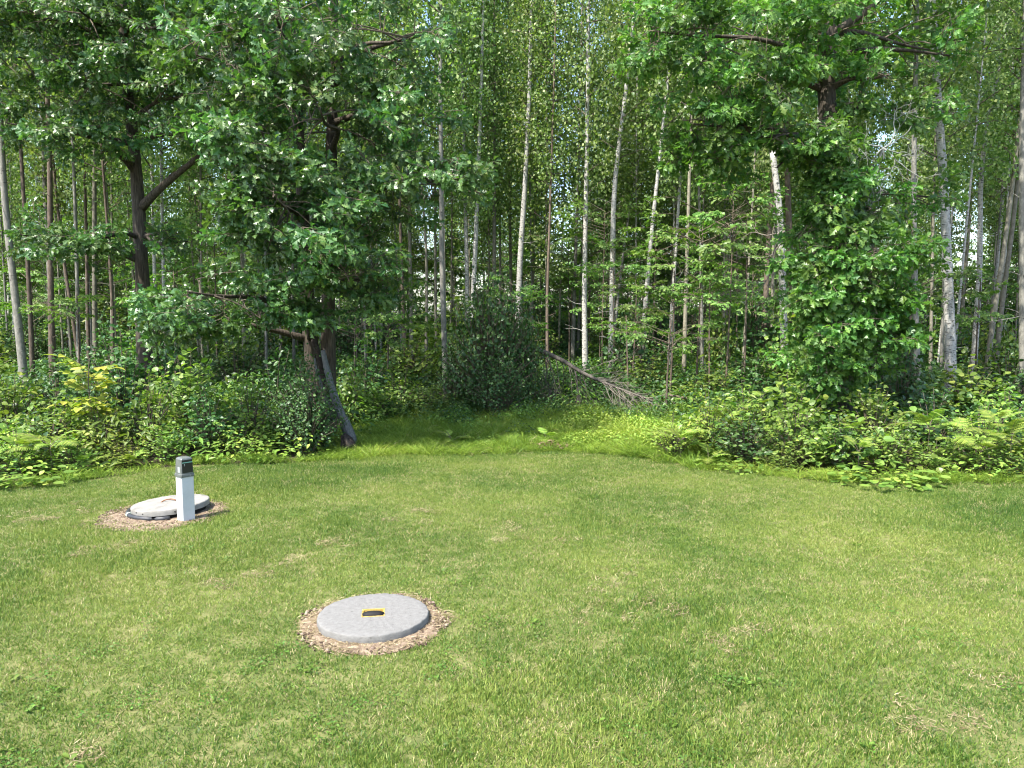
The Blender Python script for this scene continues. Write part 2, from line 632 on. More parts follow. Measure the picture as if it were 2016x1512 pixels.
# bare soil rings
def soil_patch(name, c, rx, ry, ox, oy, amp, label):
    b = Buf()
    n, k = 72, 9
    V = [(c.x + ox, c.y + oy, .004 + float(gz(c.x, c.y)))]
    ph = rng.uniform(0, 6, 6)
    for j in range(1, k + 1):
        for i in range(n):
            a = 2 * math.pi * i / n
            r = 1 + amp * (math.sin(2 * a + ph[0]) * .5 + math.sin(3 * a + ph[1]) * .35 + math.sin(7 * a + ph[2]) * .2 + math.sin(13 * a + ph[3]) * .12)
            f = j / k
            z = .010 * math.sin(9 * a + j * 2.1) * (f < .95) * .5 + .010
            x, y = c.x + ox + rx * r * f * math.cos(a), c.y + oy + ry * r * f * math.sin(a)
            V.append((x, y, float(gz(x, y)) + .004 + (z if f < .95 else 0)))
    F = []
    for i in range(n):
        F.append((0, 1 + i, 1 + (i + 1) % n))
        for j in range(k - 1):
            A, B = 1 + j * n + i, 1 + j * n + (i + 1) % n
            F += [(A, A + n, B + n), (A, B + n, B)]
    b.add(V, F)
    o = link(name, b.mesh(name, [M_BARE], True))
    tag(o, label, 'soil', None, 'structure')
    return o


soil_patch('bare_soil', LID1, .40, .375, .0, -.02, .08, 'dry tan bare soil ringing the near concrete lid')
soil_patch('bare_soil', LID2, .46, .52, .02, -.15, .10, 'pinkish stony bare soil around the far concrete lid and post')


# ------------------------------------------------------------------ lawn grass
def grass_patch(n, size, h0, h1, w, lean, mat, bend=False):
    b = Buf()
    x, y = rng.uniform(-size / 2, size / 2, n), rng.uniform(-size / 2, size / 2, n)
    a = rng.uniform(0, 2 * math.pi, n)
    h = rng.uniform(h0, h1, n)
    ln = lean * rng.uniform(.01, 1, n) ** .6
    la = rng.uniform(0, 2 * math.pi, n)
    ww = w * rng.uniform(.7, 1.3, n)
    dx, dy = np.cos(a) * ww / 2, np.sin(a) * ww / 2
    base = np.stack([x, y, np.full(n, -.004)], -1)
    off = np.stack([dx, dy, np.zeros(n)], -1)
    tip = base + np.stack([np.cos(la) * np.sin(ln) * h, np.sin(la) * np.sin(ln) * h, np.cos(ln) * h], -1)
    if not bend:
        V = np.stack([base - off, base + off, tip + off * .45, tip - off * .45], 1)
        F = np.array([(0, 1, 2), (0, 2, 3)])[None] + (np.arange(n) * 4)[:, None, None]
    else:
        mid = base + (tip - base) * .55
        droop = np.stack([np.cos(la) * h * .42, np.sin(la) * h * .42, -h * rng.uniform(.02, .30, n)], -1)
        tp = tip + droop * rng.uniform(.3, 1, n)[:, None]
        V = np.stack([base - off, base + off, mid + off * .9, mid - off * .9, tip * .55 + mid * .45 + droop * .35 + off * .6, tip * .55 + mid * .45 + droop * .35 - off * .6, tp], 1)
        F = np.array([(0, 1, 2), (0, 2, 3), (3, 2, 4), (3, 4, 5), (5, 4, 6)])[None] + (np.arange(n) * 7)[:, None, None]
    b.add(V.reshape(-1, 3), F.reshape(-1, 3))
    return b.mesh('grass_patch', [mat])


lawn_lib = library('lawn_patches', [grass_patch(400, .17, .010, .030, .0044, 1.45, M_LAWN) for _ in range(4)] +
                   [grass_patch(380, .17, .013, .036, .0046, 1.40, M_LAWN) for _ in range(2)] +
                   [grass_patch(240, .17, .010, .026, .0044, 1.48, M_LAWN) for _ in range(2)])


def pnoise(x, y, s, seed):
    r = np.random.default_rng(seed)
    v = np.zeros_like(x)
    for k in range(6):
        a, f, p = r.uniform(0, 2 * math.pi), s * r.uniform(.6, 1.8), r.uniform(0, 6.28)
        v += np.sin((x * math.cos(a) + y * math.sin(a)) * f + p)
    return v / 6


# worn spots seen in the photograph (pixel, radius in metres)
WORN = [((175, 1030), .22), ((120, 1010), .30), ((60, 1020), .25), ((260, 1080), .16), ((180, 1090), .18), ((560, 1105), .14), ((440, 1150), .20), ((520, 1125), .14),
        ((800, 1022), .30), ((980, 1045), .28), ((1120, 1058), .12), ((1190, 1150), .22), ((1200, 1215), .22), ((1330, 1190), .2), ((1480, 1255), .14), ((1420, 1275), .16),
        ((1980, 1500), .28), ((1920, 1350), .16), ((150, 1480), .10), ((1150, 1470), .08), ((640, 1080), .2), ((330, 1050), .2), ((1850, 1440), .2)]
WORN = [(ground(*p), r) for p, r in WORN]


def lawn_points():
    st = .108
    P = []
    ys = np.arange(1.9, 10.2, st)
    xs = np.arange(-8.0, 8.0, st)
    X, Y = np.meshgrid(xs, ys)
    X, Y = X.ravel(), Y.ravel()
    X = X + rng.uniform(-.04, .04, len(X))
    Y = Y + rng.uniform(-.04, .04, len(Y))
    k = (np.abs(X) < .70 * Y + 1.5) & (Y < edge_y(X) + .02)
    X, Y = X[k], Y[k]
    a1 = np.arctan2(Y - LID1.y, X - LID1.x)
    d1 = np.hypot(X - LID1.x, Y - LID1.y)
    lim1 = .340 + .075 * np.abs(np.cos(a1)) ** 3 + .02 * np.sin(5 * a1) + .02 * np.sin(9 * a1 + 1) - .05 * np.clip(np.sin(a1), 0, 1)
    d2 = np.hypot(X - LID2.x - .01, (Y - LID2.y + .15))
    a2 = np.arctan2(Y - LID2.y, X - LID2.x)
    lim2 = .40 + .05 * np.abs(np.cos(a2)) ** 3 + .03 * np.sin(4 * a2) + .02 * np.sin(9 * a2)
    k = (d1 > lim1) & (d2 > lim2)
    X, Y = X[k], Y[k]
    wear = np.zeros(len(X))
    for c, r in WORN:
        wear = np.maximum(wear, 1 - np.hypot(X - c.x, (Y - c.y) * .8) / r)
    wear += .35 * pnoise(X, Y, 5.0, 3)
    lush = pnoise(X, Y, 1.3, 9) + .4 * pnoise(X, Y, 4, 10)
    idx = np.where(wear + rng.normal(0, .25, len(X)) > .62, rng.integers(6, 8, len(X)), np.where(lush > .18, rng.integers(4, 6, len(X)), rng.integers(0, 4, len(X))))
    sc = np.clip(1.0 + .25 * lush - .25 * np.clip(wear, 0, 1), .6, 1.4)
    return X, Y, idx, sc


X, Y, idx, sc = lawn_points()
n = len(X)
scatter('grass', np.stack([X, Y, gz(X, Y)], -1), np.stack([np.zeros(n), np.zeros(n), rng.uniform(0, 6.28, n)], -1),
        np.stack([np.ones(n), np.ones(n), sc], -1), idx, lawn_lib, 'short mown grass blades covering the sunlit lawn', 'grass')

# taller unmown grass of the strip behind the lawn and along its edge
tall_lib = library('tall_patches', [grass_patch(170, .24, .08, .20, .0050, .9, M_TALL, True) for _ in range(4)] +
                   [grass_patch(120, .24, .16, .34, .0055, .8, M_TALL, True) for _ in range(2)])


def tall_points():
    X = rng.uniform(-3.6, 4.2, 3400)
    Y = rng.uniform(8.8, 15.5, 3400)
    e = edge_y(X)
    core = (X > -2.2 - .06 * (Y - 9)) & (X < 2.15 + .25 * (Y - 9)) & (Y > e - .02) & (Y < 13.6)
    side = (Y > e - .02) & (Y < e + 5) & (X > 1.5) & (X < 4.2) & (rng.uniform(0, 1, len(X)) < .55)
    k = core | side
    X, Y = X[k], Y[k]
    X2 = rng.uniform(-8, 8, 200)
    Y2 = edge_y(X2) + rng.uniform(.04, .3, 200)
    k2 = (X2 < -2.0) | (X2 > 2.0)
    X, Y = np.concatenate([X, X2[k2]]), np.concatenate([Y, Y2[k2]])
    return X, Y


X, Y = tall_points()
n = len(X)
near = np.clip((Y - edge_y(X)) / 1.2, 0, 1)
idx = np.where(rng.uniform(0, 1, n) < .2 + .0 * near, rng.integers(4, 6, n), rng.integers(0, 4, n))
s = .42 + .28 * near + rng.uniform(-.08, .22, n)
scatter('tall_grass', np.stack([X, Y, gz(X, Y)], -1), np.stack([np.zeros(n), np.zeros(n), rng.uniform(0, 6.28, n)], -1),
        np.stack([np.ones(n), np.ones(n), s], -1), idx, tall_lib, 'taller unmown grass behind and along the lawn edge', 'grass')


# clover and broad-leaved weeds in the turf
def weed(n, r, h, size, tpl):
    b = Buf()
    a, q = rng.uniform(0, 6.28, n), rng.uniform(0, 1, n) ** .5 * r
    P = np.stack([np.cos(a) * q, np.sin(a) * q, rng.uniform(.3, 1, n) * h], -1)
    D = np.stack([rng.normal(0, 1, n), rng.normal(0, 1, n), rng.normal(.1, .2, n)], -1)
    Nn = np.stack([rng.normal(0, .35, n), rng.normal(0, .35, n), np.ones(n)], -1)
    leaves(b, tpl, P, D, Nn, rng.uniform(size[0], size[1], n))
    return b.mesh('weed', [M_CLOVER])


M_CLOVER = leaf_mat('clover_leaf', [(0, (.05, .12, .016)), (.5, (.09, .18, .025)), (1, (.16, .25, .04))], .5, .4, .4, (1.0, 1.2, .42), .2)
weed_lib = library('weed_pieces', [weed(60, .09, .034, (.008, .014), ROUND), weed(36, .07, .032, (.008, .015), ROUND), weed(9, .04, .02, (.02, .035), OVATE)])
WX, WY = [], []
for (px, py), rr, cnt in (((1480, 1362), .09, 7), ((1420, 1355), .05, 3), ((60, 1330), .35, 26), ((140, 1440), .35, 22), ((230, 1250), .25, 10), ((560, 1320), .3, 12), ((950, 1250), .35, 14), ((900, 1300), .2, 8),
                          ((1350, 1500), .15, 6), ((700, 1440), .3, 8), ((440, 1090), .3, 8), ((1180, 1420), .3, 6), ((1740, 1250), .4, 6), ((820, 1120), .3, 6)):
    c = ground(px, py)
    for _ in range(max(3, cnt // 2)):
        a, q = rng.uniform(0, 6.28), rr * rng.uniform(0, 1) ** .5
        WX.append(c.x + q * math.cos(a))
        WY.append(c.y + q * math.sin(a))
WX += list(rng.uniform(-6, 6, 50))
WY += list(rng.uniform(2.4, 8.0, 50))
WX, WY = np.array(WX), np.array(WY)
k = (np.hypot(WX - LID1.x, WY - LID1.y) > .5) & (np.hypot(WX - LID2.x, WY - LID2.y) > .7) & (WY < edge_y(WX) - .1)
WX, WY = WX[k], WY[k]
n = len(WX)
scatter('clover', np.stack([WX, WY, gz(WX, WY)], -1), np.stack([np.zeros(n), np.zeros(n), rng.uniform(0, 6.28, n)], -1),
        np.ones((n, 3)), rng.choice([0, 0, 1, 1, 1, 2], n), weed_lib, 'clover and small broad-leaved weeds dotted through the lawn', 'clover')


# clippings, pebbles and clods on the bare soil
def clod(n):
    b = Buf()
    for _ in range(n):
        s = rng.uniform(.004, .013)
        c = np.array([rng.uniform(-.06, .06), rng.uniform(-.06, .06), s * .3])
        ph = rng.uniform(0, 6.28)
        V = []
        for zz, rr in ((-.5, .5), (.1, 1.0), (.6, .55)):
            for k in range(5):
                a = ph + k * 1.2566
                V.append(c + s * np.array([math.cos(a) * rr * rng.uniform(.7, 1.2), math.sin(a) * rr * rng.uniform(.7, 1.2), zz]))
        V.append(c + np.array([0, 0, s * .75]))
        F = []
        for q in range(2):
            for k in range(5):
                A, B = q * 5 + k, q * 5 + (k + 1) % 5
                F += [(A, B, B + 5), (A, B + 5, A + 5)]
        for k in range(5):
            F.append((10 + k, 10 + (k + 1) % 5, 15))
        b.add(V, F)
    return b.mesh('clod', [M_CLOD])


M_CLOD = leaf_mat('clod', [(0, (.04, .027, .02)), (.5, (.14, .098, .072)), (1, (.28, .22, .165))], .95, .1, 0.0, (1, 1, 1), .15)
M_STRAW = leaf_mat('straw', [(0, (.11, .075, .04)), (.5, (.27, .21, .12)), (1, (.44, .37, .23))], .8, .2, .1, (1, 1, 1), .15)


def straw(n):
    b = Buf()
    x, y = rng.uniform(-.06, .06, n), rng.uniform(-.06, .06, n)
    a = rng.uniform(0, 6.28, n)
    pos = np.stack([x, y, rng.uniform(.003, .014, n)], -1)
    d = np.stack([np.cos(a), np.sin(a), rng.uniform(-.2, .2, n)], -1)
    nn = np.stack([rng.normal(0, .3, n), rng.normal(0, .3, n), np.ones(n)], -1)
    leaves(b, strip_leaf([0, .5, 1], [(0, .03), (0, .05), (0, .02)], 0, -.1), pos, d, nn, rng.uniform(.015, .04, n))
    return b.mesh('straw', [M_STRAW])


litter_lib = library('litter_pieces', [clod(14), clod(10), straw(50), straw(40)])
PX, PY, PI_ = [], [], []
for c, cnt, rmax, straws in ((LID1, 200, .385, .7), (LID2, 380, .50, .25)):
    for _ in range(cnt):
        a, r = rng.uniform(0, 6.28), rng.uniform(.27, rmax)
        PX.append(c.x + r * math.cos(a))
        PY.append(c.y + r * math.sin(a) - (.13 if c is LID2 else 0))
        PI_.append(int(rng.integers(2, 4)) if rng.uniform() < straws else int(rng.integers(0, 2)))
for c, r0 in WORN:
    for _ in range(int(4 * r0 / .2)):
        a, r = rng.uniform(0, 6.28), r0 * rng.uniform(0, 1) ** .6
        PX.append(c.x + r * math.cos(a))
        PY.append(c.y + r * math.sin(a))
        PI_.append(int(rng.integers(2, 4)))
PX, PY = np.array(PX), np.array(PY)
n = len(PX)
scatter('soil_litter', np.stack([PX, PY, gz(PX, PY) + .006], -1), np.stack([np.zeros(n), np.zeros(n), rng.uniform(0, 6.28, n)], -1),
        np.ones((n, 3)), np.array(PI_), litter_lib, 'dry clippings, clods and pebbles on bare spots of the lawn', 'litter')

# ------------------------------------------------------------------ concrete lids
M_CONC = simple_mat('concrete_pale', (.3, .3, .29), .9, .25, (42.0, [(.30, (.095, .091, .084)), (.38, (.150, .146, .136)), (.55, (.172, .168, .158)), (.7, (.198, .194, .183))]), .9, 160)
M_CONC2 = simple_mat('concrete_warm', (.6, .57, .5), .9, .25, (11.0, [(.28, (.14, .132, .115)), (.46, (.215, .206, .185)), (.7, (.255, .246, .228))]), .6, 110)
M_YEL = simple_mat('yellow_plastic', (.75, .50, .07), .5, .4, (40, [(.35, (.25, .15, .02)), (.55, (.46, .34, .10))]))
M_BLACK = simple_mat('black_rubber', (.008, .008, .008), .7, .3)
M_RUST = simple_mat('rusty_steel', (.25, .12, .06), .9, .2, (60, [(.3, (.14, .06, .03)), (.7, (.36, .20, .12))]))
M_PIPE = simple_mat('grey_black_conduit', (.05, .052, .055), .5, .5, (30, [(.3, (.015, .016, .018)), (.7, (.04, .042, .046))]))
M_MINT = simple_mat('pale_green_plastic', (.45, .62, .50), .5, .4)
M_PVC = simple_mat('white_vinyl', (.80, .81, .80), .35, .5, (6, [(.3, (.44, .45, .455)), (.6, (.51, .52, .525))]))
M_BOX = simple_mat('grey_box_plastic', (.30, .31, .30), .32, .5, (20, [(.3, (.085, .092, .088)), (.7, (.14, .15, .143))]))
M_PANEL = simple_mat('black_panel', (.008, .009, .009), .3, .5)
M_TEAL = simple_mat('green_stripe', (.13, .30, .23), .4, .5)
M_WHITE = simple_mat('white_print', (.42, .44, .42), .5, .4)
M_LABEL = simple_mat('pale_sticker', (.34, .37, .36), .5, .4)
M_HOLE = simple_mat('dark_socket', (.02, .018, .016), .9, .1)


def disc_lid(r, thick, slot=None, wob=.004, edge=.012):
    """disc; slot=(half x, half y) leaves a rectangular opening in the top"""
    b = Buf()
    n = 112
    ph = rng.uniform(0, 6.28, 8)

    def rad(i):
        a = 2 * math.pi * i / n
        return r + wob * (math.sin(5 * a + ph[0]) * .4 + math.sin(11 * a + ph[1]) * .3 + math.sin(23 * a + ph[2]) * .3 + math.sin(37 * a + ph[3]) * .2)
    rings = [(1.0, 0.0, -1), (1.0, thick * .5, 0), (1.0, thick - edge, 0), (1 - edge / r * .35, thick - edge * .3, 0), (1 - edge / r, thick, 0), (.85, thick + .001, 0), (.65, thick + .0015, 0), (.45, thick + .002, 0)]
    V = []
    for f, z, _ in rings:
        for i in range(n):
            a = 2 * math.pi * i / n
            q = rad(i) * f
            V.append((q * math.cos(a), q * math.sin(a), z + (rng.normal(0, .0012) if f < .99 or z > thick * .6 else 0)))
    if slot:
        hx, hy = slot
        for i in range(n):
            a = 2 * math.pi * i / n
            c, s_ = math.cos(a), math.sin(a)
            k = min(hx / max(abs(c), 1e-6), hy / max(abs(s_), 1e-6))
            V.append((k * c, k * s_, thick + .002))
    F = []
    nr = len(rings) + (1 if slot else 0)
    for j in range(nr - 1):
        for i in range(n):
            A, B = j * n + i, j * n + (i + 1) % n
            F += [(A, B, B + n), (A, B + n, A + n)]
    if not slot:
        V.append((0, 0, thick + .002))
        for i in range(n):
            F.append(((nr - 1) * n + i, (nr - 1) * n + (i + 1) % n, len(V) - 1))
    b.add(V, F)
    return b


def box(b, c, h, m=0, rot=None):
    c, h = np.array(c, float), np.array(h, float)
    V = np.array([[x, y, z] for x in (-1, 1) for y in (-1, 1) for z in (-1, 1)], float) * h
    if rot is not None:
        V = V @ np.array(rot).T
    F = [(0, 1, 3), (0, 3, 2), (4, 6, 7), (4, 7, 5), (0, 4, 5), (0, 5, 1), (2, 3, 7), (2, 7, 6), (0, 2, 6), (0, 6, 4), (1, 5, 7), (1, 7, 3)]
    b.add(V + c, F, m)


t = thing('concrete_lid', 'near round pale concrete lid with yellow and black handle recess, set flush in the lawn', 'lid', (LID1.x, LID1.y, -.012), R(8))
link('disc', disc_lid(LID_R, .067, (.058, .052), .004, .008).mesh('disc', [M_CONC], {0}), t)
b = Buf()
hx, hy, zt, dz = .058, .052, .068, .040
for (cx, cy, ex, ey) in ((0, hy + .001, hx, .004), (0, -hy - .001, hx, .004), (hx + .001, 0, .004, hy + .004), (-hx - .001, 0, .004, hy + .004)):
    box(b, (cx, cy, zt - dz / 2 + .0025), (ex, ey, dz / 2))
box(b, (0, 0, zt - dz + .002), (hx, hy, .002))
link('handle_recess', b.mesh('handle_recess', [M_YEL]), t)
b = Buf()
b.tube([(-.054, -.022, zt - .012), (-.03, -.023, zt - .006), (0, -.024, zt - .005), (.03, -.023, zt - .006), (.054, -.022, zt - .012)], [.022, .025, .026, .025, .022], 12)
link('handle_bar', b.mesh('handle_bar', [M_BLACK], True), t)

t = thing('concrete_lid', 'far round concrete lid with rusty wire handle, slightly tilted behind the white post', 'lid', (LID2.x, LID2.y, .034), R(20))
t.rotation_euler = (R(-1.5), R(-3.0), R(15))
d = link('disc', disc_lid(.315, .048, None, .003, .008).mesh('disc', [M_CONC2], {0}), t)
b = Buf()
hp = [(-.055, -.005, .046), (-.052, -.004, .056), (-.02, .012, .066), (.02, .014, .066), (.055, .0, .058), (.058, -.002, .046)]
b.tube([(x - .02, y + .03, z) for x, y, z in hp], [.006] * 6, 7)
link('wire_handle', b.mesh('wire_handle', [M_RUST], True), t)
for k, az in enumerate((-108, -122, -60, -150, -35)):
    b = Buf()
    a = R(az) - R(15)
    b.tube([(math.cos(a) * (.315 - .008), math.sin(a) * (.315 - .008), .022 + .009 * (k % 2)), (math.cos(a) * (.315 + .0035), math.sin(a) * (.315 + .0035), .022 + .009 * (k % 2))], [.005, .006], 7)
    link('side_hole', b.mesh('side_hole', [M_HOLE]), t)
b = disc_lid(.285, .075, None, .002, .004)
link('riser', b.mesh('riser', [M_HOLE], {0}), t, (0, 0, -.074))

# black conduit looped round the left foot of the far lid
t = thing('conduit_pipe', 'black conduit pipe bent around the left foot of the far concrete lid', 'pipe', (LID2.x, LID2.y, 0))
b = Buf()
pts = []
for k in range(15):
    a = R(172 + k * 8.6)
    rr = .334 + .002 * k / 14
    pts.append((rr * math.cos(a), rr * math.sin(a), .022 + .0 * k / 14))
b.tube(pts, [.020] * 15, 10)
pp = link('pipe', b.mesh('pipe', [M_PIPE], True), t)
b = Buf()
for k in (5,):
    b.tube([pts[k], tuple((np.array(pts[k]) * .55 + np.array(pts[k + 1]) * .45))], [.0225, .0225], 12)
link('pale_band', b.mesh('pale_band', [M_MINT], True), t)

# ------------------------------------------------------------------ white post with alarm box
PW = .052
t = thing('control_post', 'white square vinyl post with grey alarm box on top, standing before the far lid', 'post', (POST.x, POST.y, 0), R(49))


def chamfer_column(b, secs, m=0, cap=True):
    """secs: (z, half width, chamfer)"""
    V, F = [], []
    for z, h, c in secs:
        V += [(h, -h + c, z), (h, h - c, z), (h - c, h, z), (-h + c, h, z), (-h, h - c, z), (-h, -h + c, z), (-h + c, -h, z), (h - c, -h, z)]
    n = len(secs)
    for j in range(n - 1):
        for i in range(8):
            A, B = j * 8 + i, j * 8 + (i + 1) % 8
            F += [(A, B, B + 8), (A, B + 8, A + 8)]
    if cap:
        o = (n - 1) * 8
        for i in range(1, 7):
            F.append((o, o + i, o + i + 1))
    b.add(V, F, m)


b = Buf()
chamfer_column(b, [(-.05, PW, .004), (.388, PW, .004)])
link('post', b.mesh('post', [M_PVC]), t)
b = Buf()
chamfer_column(b, [(.380, PW + .006, .006), (.392, PW + .007, .006), (.404, PW + .006, .006), (.406, PW + .001, .006), (.524, PW - .004, .005), (.534, PW - .008, .006), (.540, PW - .018, .006), (.543, PW - .034, .006)])
bx = link('alarm_box', b.mesh('alarm_box', [M_BOX]), t)
# front face of the post looks along local -Y
yf = -(PW + .0005)
b = Buf()
sl = (.005) / .114
rotp = Matrix.Rotation(-math.atan(sl), 3, 'X')
box(b, (0.002, -PW + .0015, .468), (.043, .0022, .052), 0, rotp)
link('label_panel', b.mesh('label_panel', [M_PANEL]), bx)
b = Buf()
box(b, (0.002, -PW + .0005, .4995), (.0425, .0022, .0036), 0, rotp)
link('green_stripe', b.mesh('green_stripe', [M_TEAL]), bx)
for z in (.487, .475):
    b = Buf()
    b.tube([(-.024, -PW, z), (-.024, -PW - .0022, z)], [.0034, .0030], 10)
    link('indicator_dot', b.mesh('indicator_dot', [M_WHITE]), bx)
b = Buf()
zt = .428
box(b, (-.027, -PW - .0014, zt), (.0036, .0008, .0036), 0, (Matrix.Rotation(R(45), 3, 'Y')))
for x, w, h in ((-.0195, .0012, .0028), (-.0165, .0011, .0026), (-.0105, .0011, .0020), (-.0070, .0012, .0022), (-.0030, .0011, .0020), (.0008, .0013, .0020), (.0046, .0011, .0022),
                (.0084, .0012, .0020), (.0122, .0011, .0022), (.0160, .0012, .0020), (.0198, .0011, .0021), (.0236, .0012, .0020)):
    box(b, (x, -PW - .0014, zt), (w, .0008, h))
link('printed_line', b.mesh('printed_line', [M_WHITE]), bx)
b = Buf()
box(b, (-PW + .0005, -.012, .440), (.0018, .017, .022), 0)
link('side_sticker', b.mesh('side_sticker', [M_LABEL]), bx)
b = Buf()
b.tube([(.018, -PW - .004, .392), (.018, -PW - .0085, .392)], [.0034, .0028], 8)
link('screw', b.mesh('screw', [M_WHITE]), bx)


# ------------------------------------------------------------------ branch generator
def grow(b, p, d, L, r, depth, m=0, wander=.25, grav=0.0, kids=(3, 5), ang=(25, 60), ratio=(.45, .7), segs=6, sides=5, tips=None, rmin=.0022):
    p, d = Vector(p), Vector(d).normalized()
    pts, rad = [p.copy()], [r]
    for i in range(segs):
        d = (d + Vector(rng.normal(0, wander, 3)) * .5 + Vector((0, 0, -grav))).normalized()
        p = p + d * (L / segs)
        pts.append(p.copy())
        rad.append(max(r * (1 - .75 * (i + 1) / segs), rmin * .7))
    b.tube(pts, rad, sides if r > .006 else 4, m, cap=False)
    if tips is not None:
        tips.append((pts[-1], d.copy(), depth))
    if depth > 0:
        for k in range(int(rng.integers(kids[0], kids[1] + 1))):
            f = rng.uniform(.25, .98)
            i = min(int(f * segs), segs - 1)
            q = pts[i].lerp(pts[i + 1], f * segs - i)
            base = (pts[i + 1] - pts[i]).normalized()
            side = base.orthogonal().normalized()
            side.rotate(Matrix.Rotation(rng.uniform(0, 6.28), 3, base))
            a = R(rng.uniform(*ang))
            nd = base * math.cos(a) + side * math.sin(a)
            grow(b, q, nd, L * rng.uniform(*ratio) * (1.1 - .5 * f), max(rad[i] * rng.uniform(.5, .7), rmin), depth - 1, m, wander, grav, kids, ang, ratio, max(4, segs - 1), sides, tips, rmin)


# ------------------------------------------------------------------ leaf sprays
def spray(tpl, leaf, mleaf, L=.55, ntw=6, per=7, size=(.09, .14), tilt=.45, flat=.35, petiole=.02, droop=.15):
    """a twig with side twigs carrying leaf rosettes; grows along +x, flat in xy"""
    b = Buf()
    twigs = [((0, 0, 0), (1, 0, -.05), L)]
    for k in range(ntw):
        f = .2 + .75 * k / ntw
        s_ = 1 if k % 2 else -1
        twigs.append(((L * f, 0, -.02 * f), (math.cos(.85) + rng.uniform(-.1, .2), s_ * math.sin(.85), rng.uniform(-.25, .25)), L * rng.uniform(.28, .55) * (1.15 - .5 * f)))
    P, D, Nn, Sz = [], [], [], []
    for p, d, l in twigs:
        p, d = np.array(p, float), nrm(np.array(d, float))
        pts = [p + d * l * q + np.array([0, 0, -droop * l * q * q]) for q in (0, .5, 1)]
        b.tube(pts, [.0045, .0035, .002], 4, 1, cap=False)
        nl = per if l < L else per + 2
        for j in range(nl):
            q = 1 - (j / nl) ** 1.3 * .75
            c = p + d * l * q + np.array([0, 0, -droop * l * q * q])
            a = j * 2.4 + rng.uniform(-.4, .4)
            u = np.array([-d[1], d[0], 0])
            ld = d * rng.uniform(.25, .95) + u * math.cos(a) * rng.uniform(.7, 1.1) + np.array([0, 0, math.sin(a) * flat + rng.normal(-droop, .15)])
            nn = np.array([.75, 0, .9]) + rng.normal(0, tilt, 3)
            P.append(c + nrm(ld) * petiole)
            D.append(ld)
            Nn.append(nn)
            Sz.append(rng.uniform(*size))
    leaves(b, tpl, P, D, Nn, Sz, 0)
    return b.mesh('leaf_spray', [mleaf, B_TWIG])


OAK_SPRAYS = [spray(OAK, None, M_OAK, rng.uniform(.45, .65), 7, 8, (.075, .125), .75, .6) for _ in range(6)]
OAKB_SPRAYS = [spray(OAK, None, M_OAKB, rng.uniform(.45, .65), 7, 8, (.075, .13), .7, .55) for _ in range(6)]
MAPLE_SPRAYS = [spray(OAKS, None, M_MAPLE, rng.uniform(.4, .6), 5, 6, (.075, .12), .35, .2) for _ in range(4)]


def oak_clump_mesh(mleaf, n_clump, rx, ry, rz, cen, leaf=(.10, .16), per=28):
    """upper crown: clumps of leaves through an ellipsoid, with real gaps"""
    b = Buf()
    P, D, Nn, Sz = [], [], [], []
    for _ in range(n_clump):
        u = rng.normal(0, 1, 3)
        u = u / np.linalg.norm(u) * rng.uniform(.25, 1) ** .5
        c = np.array(cen) + u * np.array([rx, ry, rz])
        k = per
        pos = c + rng.normal(0, 1, (k, 3)) * np.array([.22, .22, .12])
        dd = pos - c + rng.normal(0, .1, (k, 3))
        P.append(pos)
        D.append(dd)
        Nn.append(np.array([0, 0, 1.0]) + rng.normal(0, .5, (k, 3)))
        Sz.append(rng.uniform(leaf[0], leaf[1], k))
    leaves(b, OAKS, np.vstack(P), np.vstack(D), np.vstack(Nn), np.concatenate(Sz), 0)
    return b.mesh('upper_crown', [mleaf])


def smooth_path(pts, n):
    P = np.array([tuple(p) for p in pts], float)
    s = np.concatenate([[0], np.cumsum(np.linalg.norm(np.diff(P, axis=0), axis=1))])
    t_ = np.linspace(0, s[-1], n)
    Q = np.stack([np.interp(t_, s, P[:, k]) for k in range(3)], -1)
    for _ in range(2):
        Q[1:-1] = .25 * Q[:-2] + .5 * Q[1:-1] + .25 * Q[2:]
    return Q


def trunk_mesh(b, pts, r0, r1, sides=12, n=22, flare=1.35, jit=.06, m=0):
    Q = smooth_path(pts, n)
    f = np.linspace(0, 1, n)
    rad = r0 + (r1 - r0) * f
    rad = rad * (1 + (flare - 1) * np.exp(-f * n / 2.2))
    b.tube(Q, rad, sides, m, jit)
    return Q


def place_spray(parent, origin, p, d, meshes, scale, roll=.35):
    mt = basis(d)
    mt = mt @ Matrix.Rotation(rng.normal(0, roll), 3, 'X')
    o = link('leaf_spray', meshes[int(rng.integers(len(meshes)))], parent, Vector(p) - origin, mt.to_euler(), float(scale))
    return o


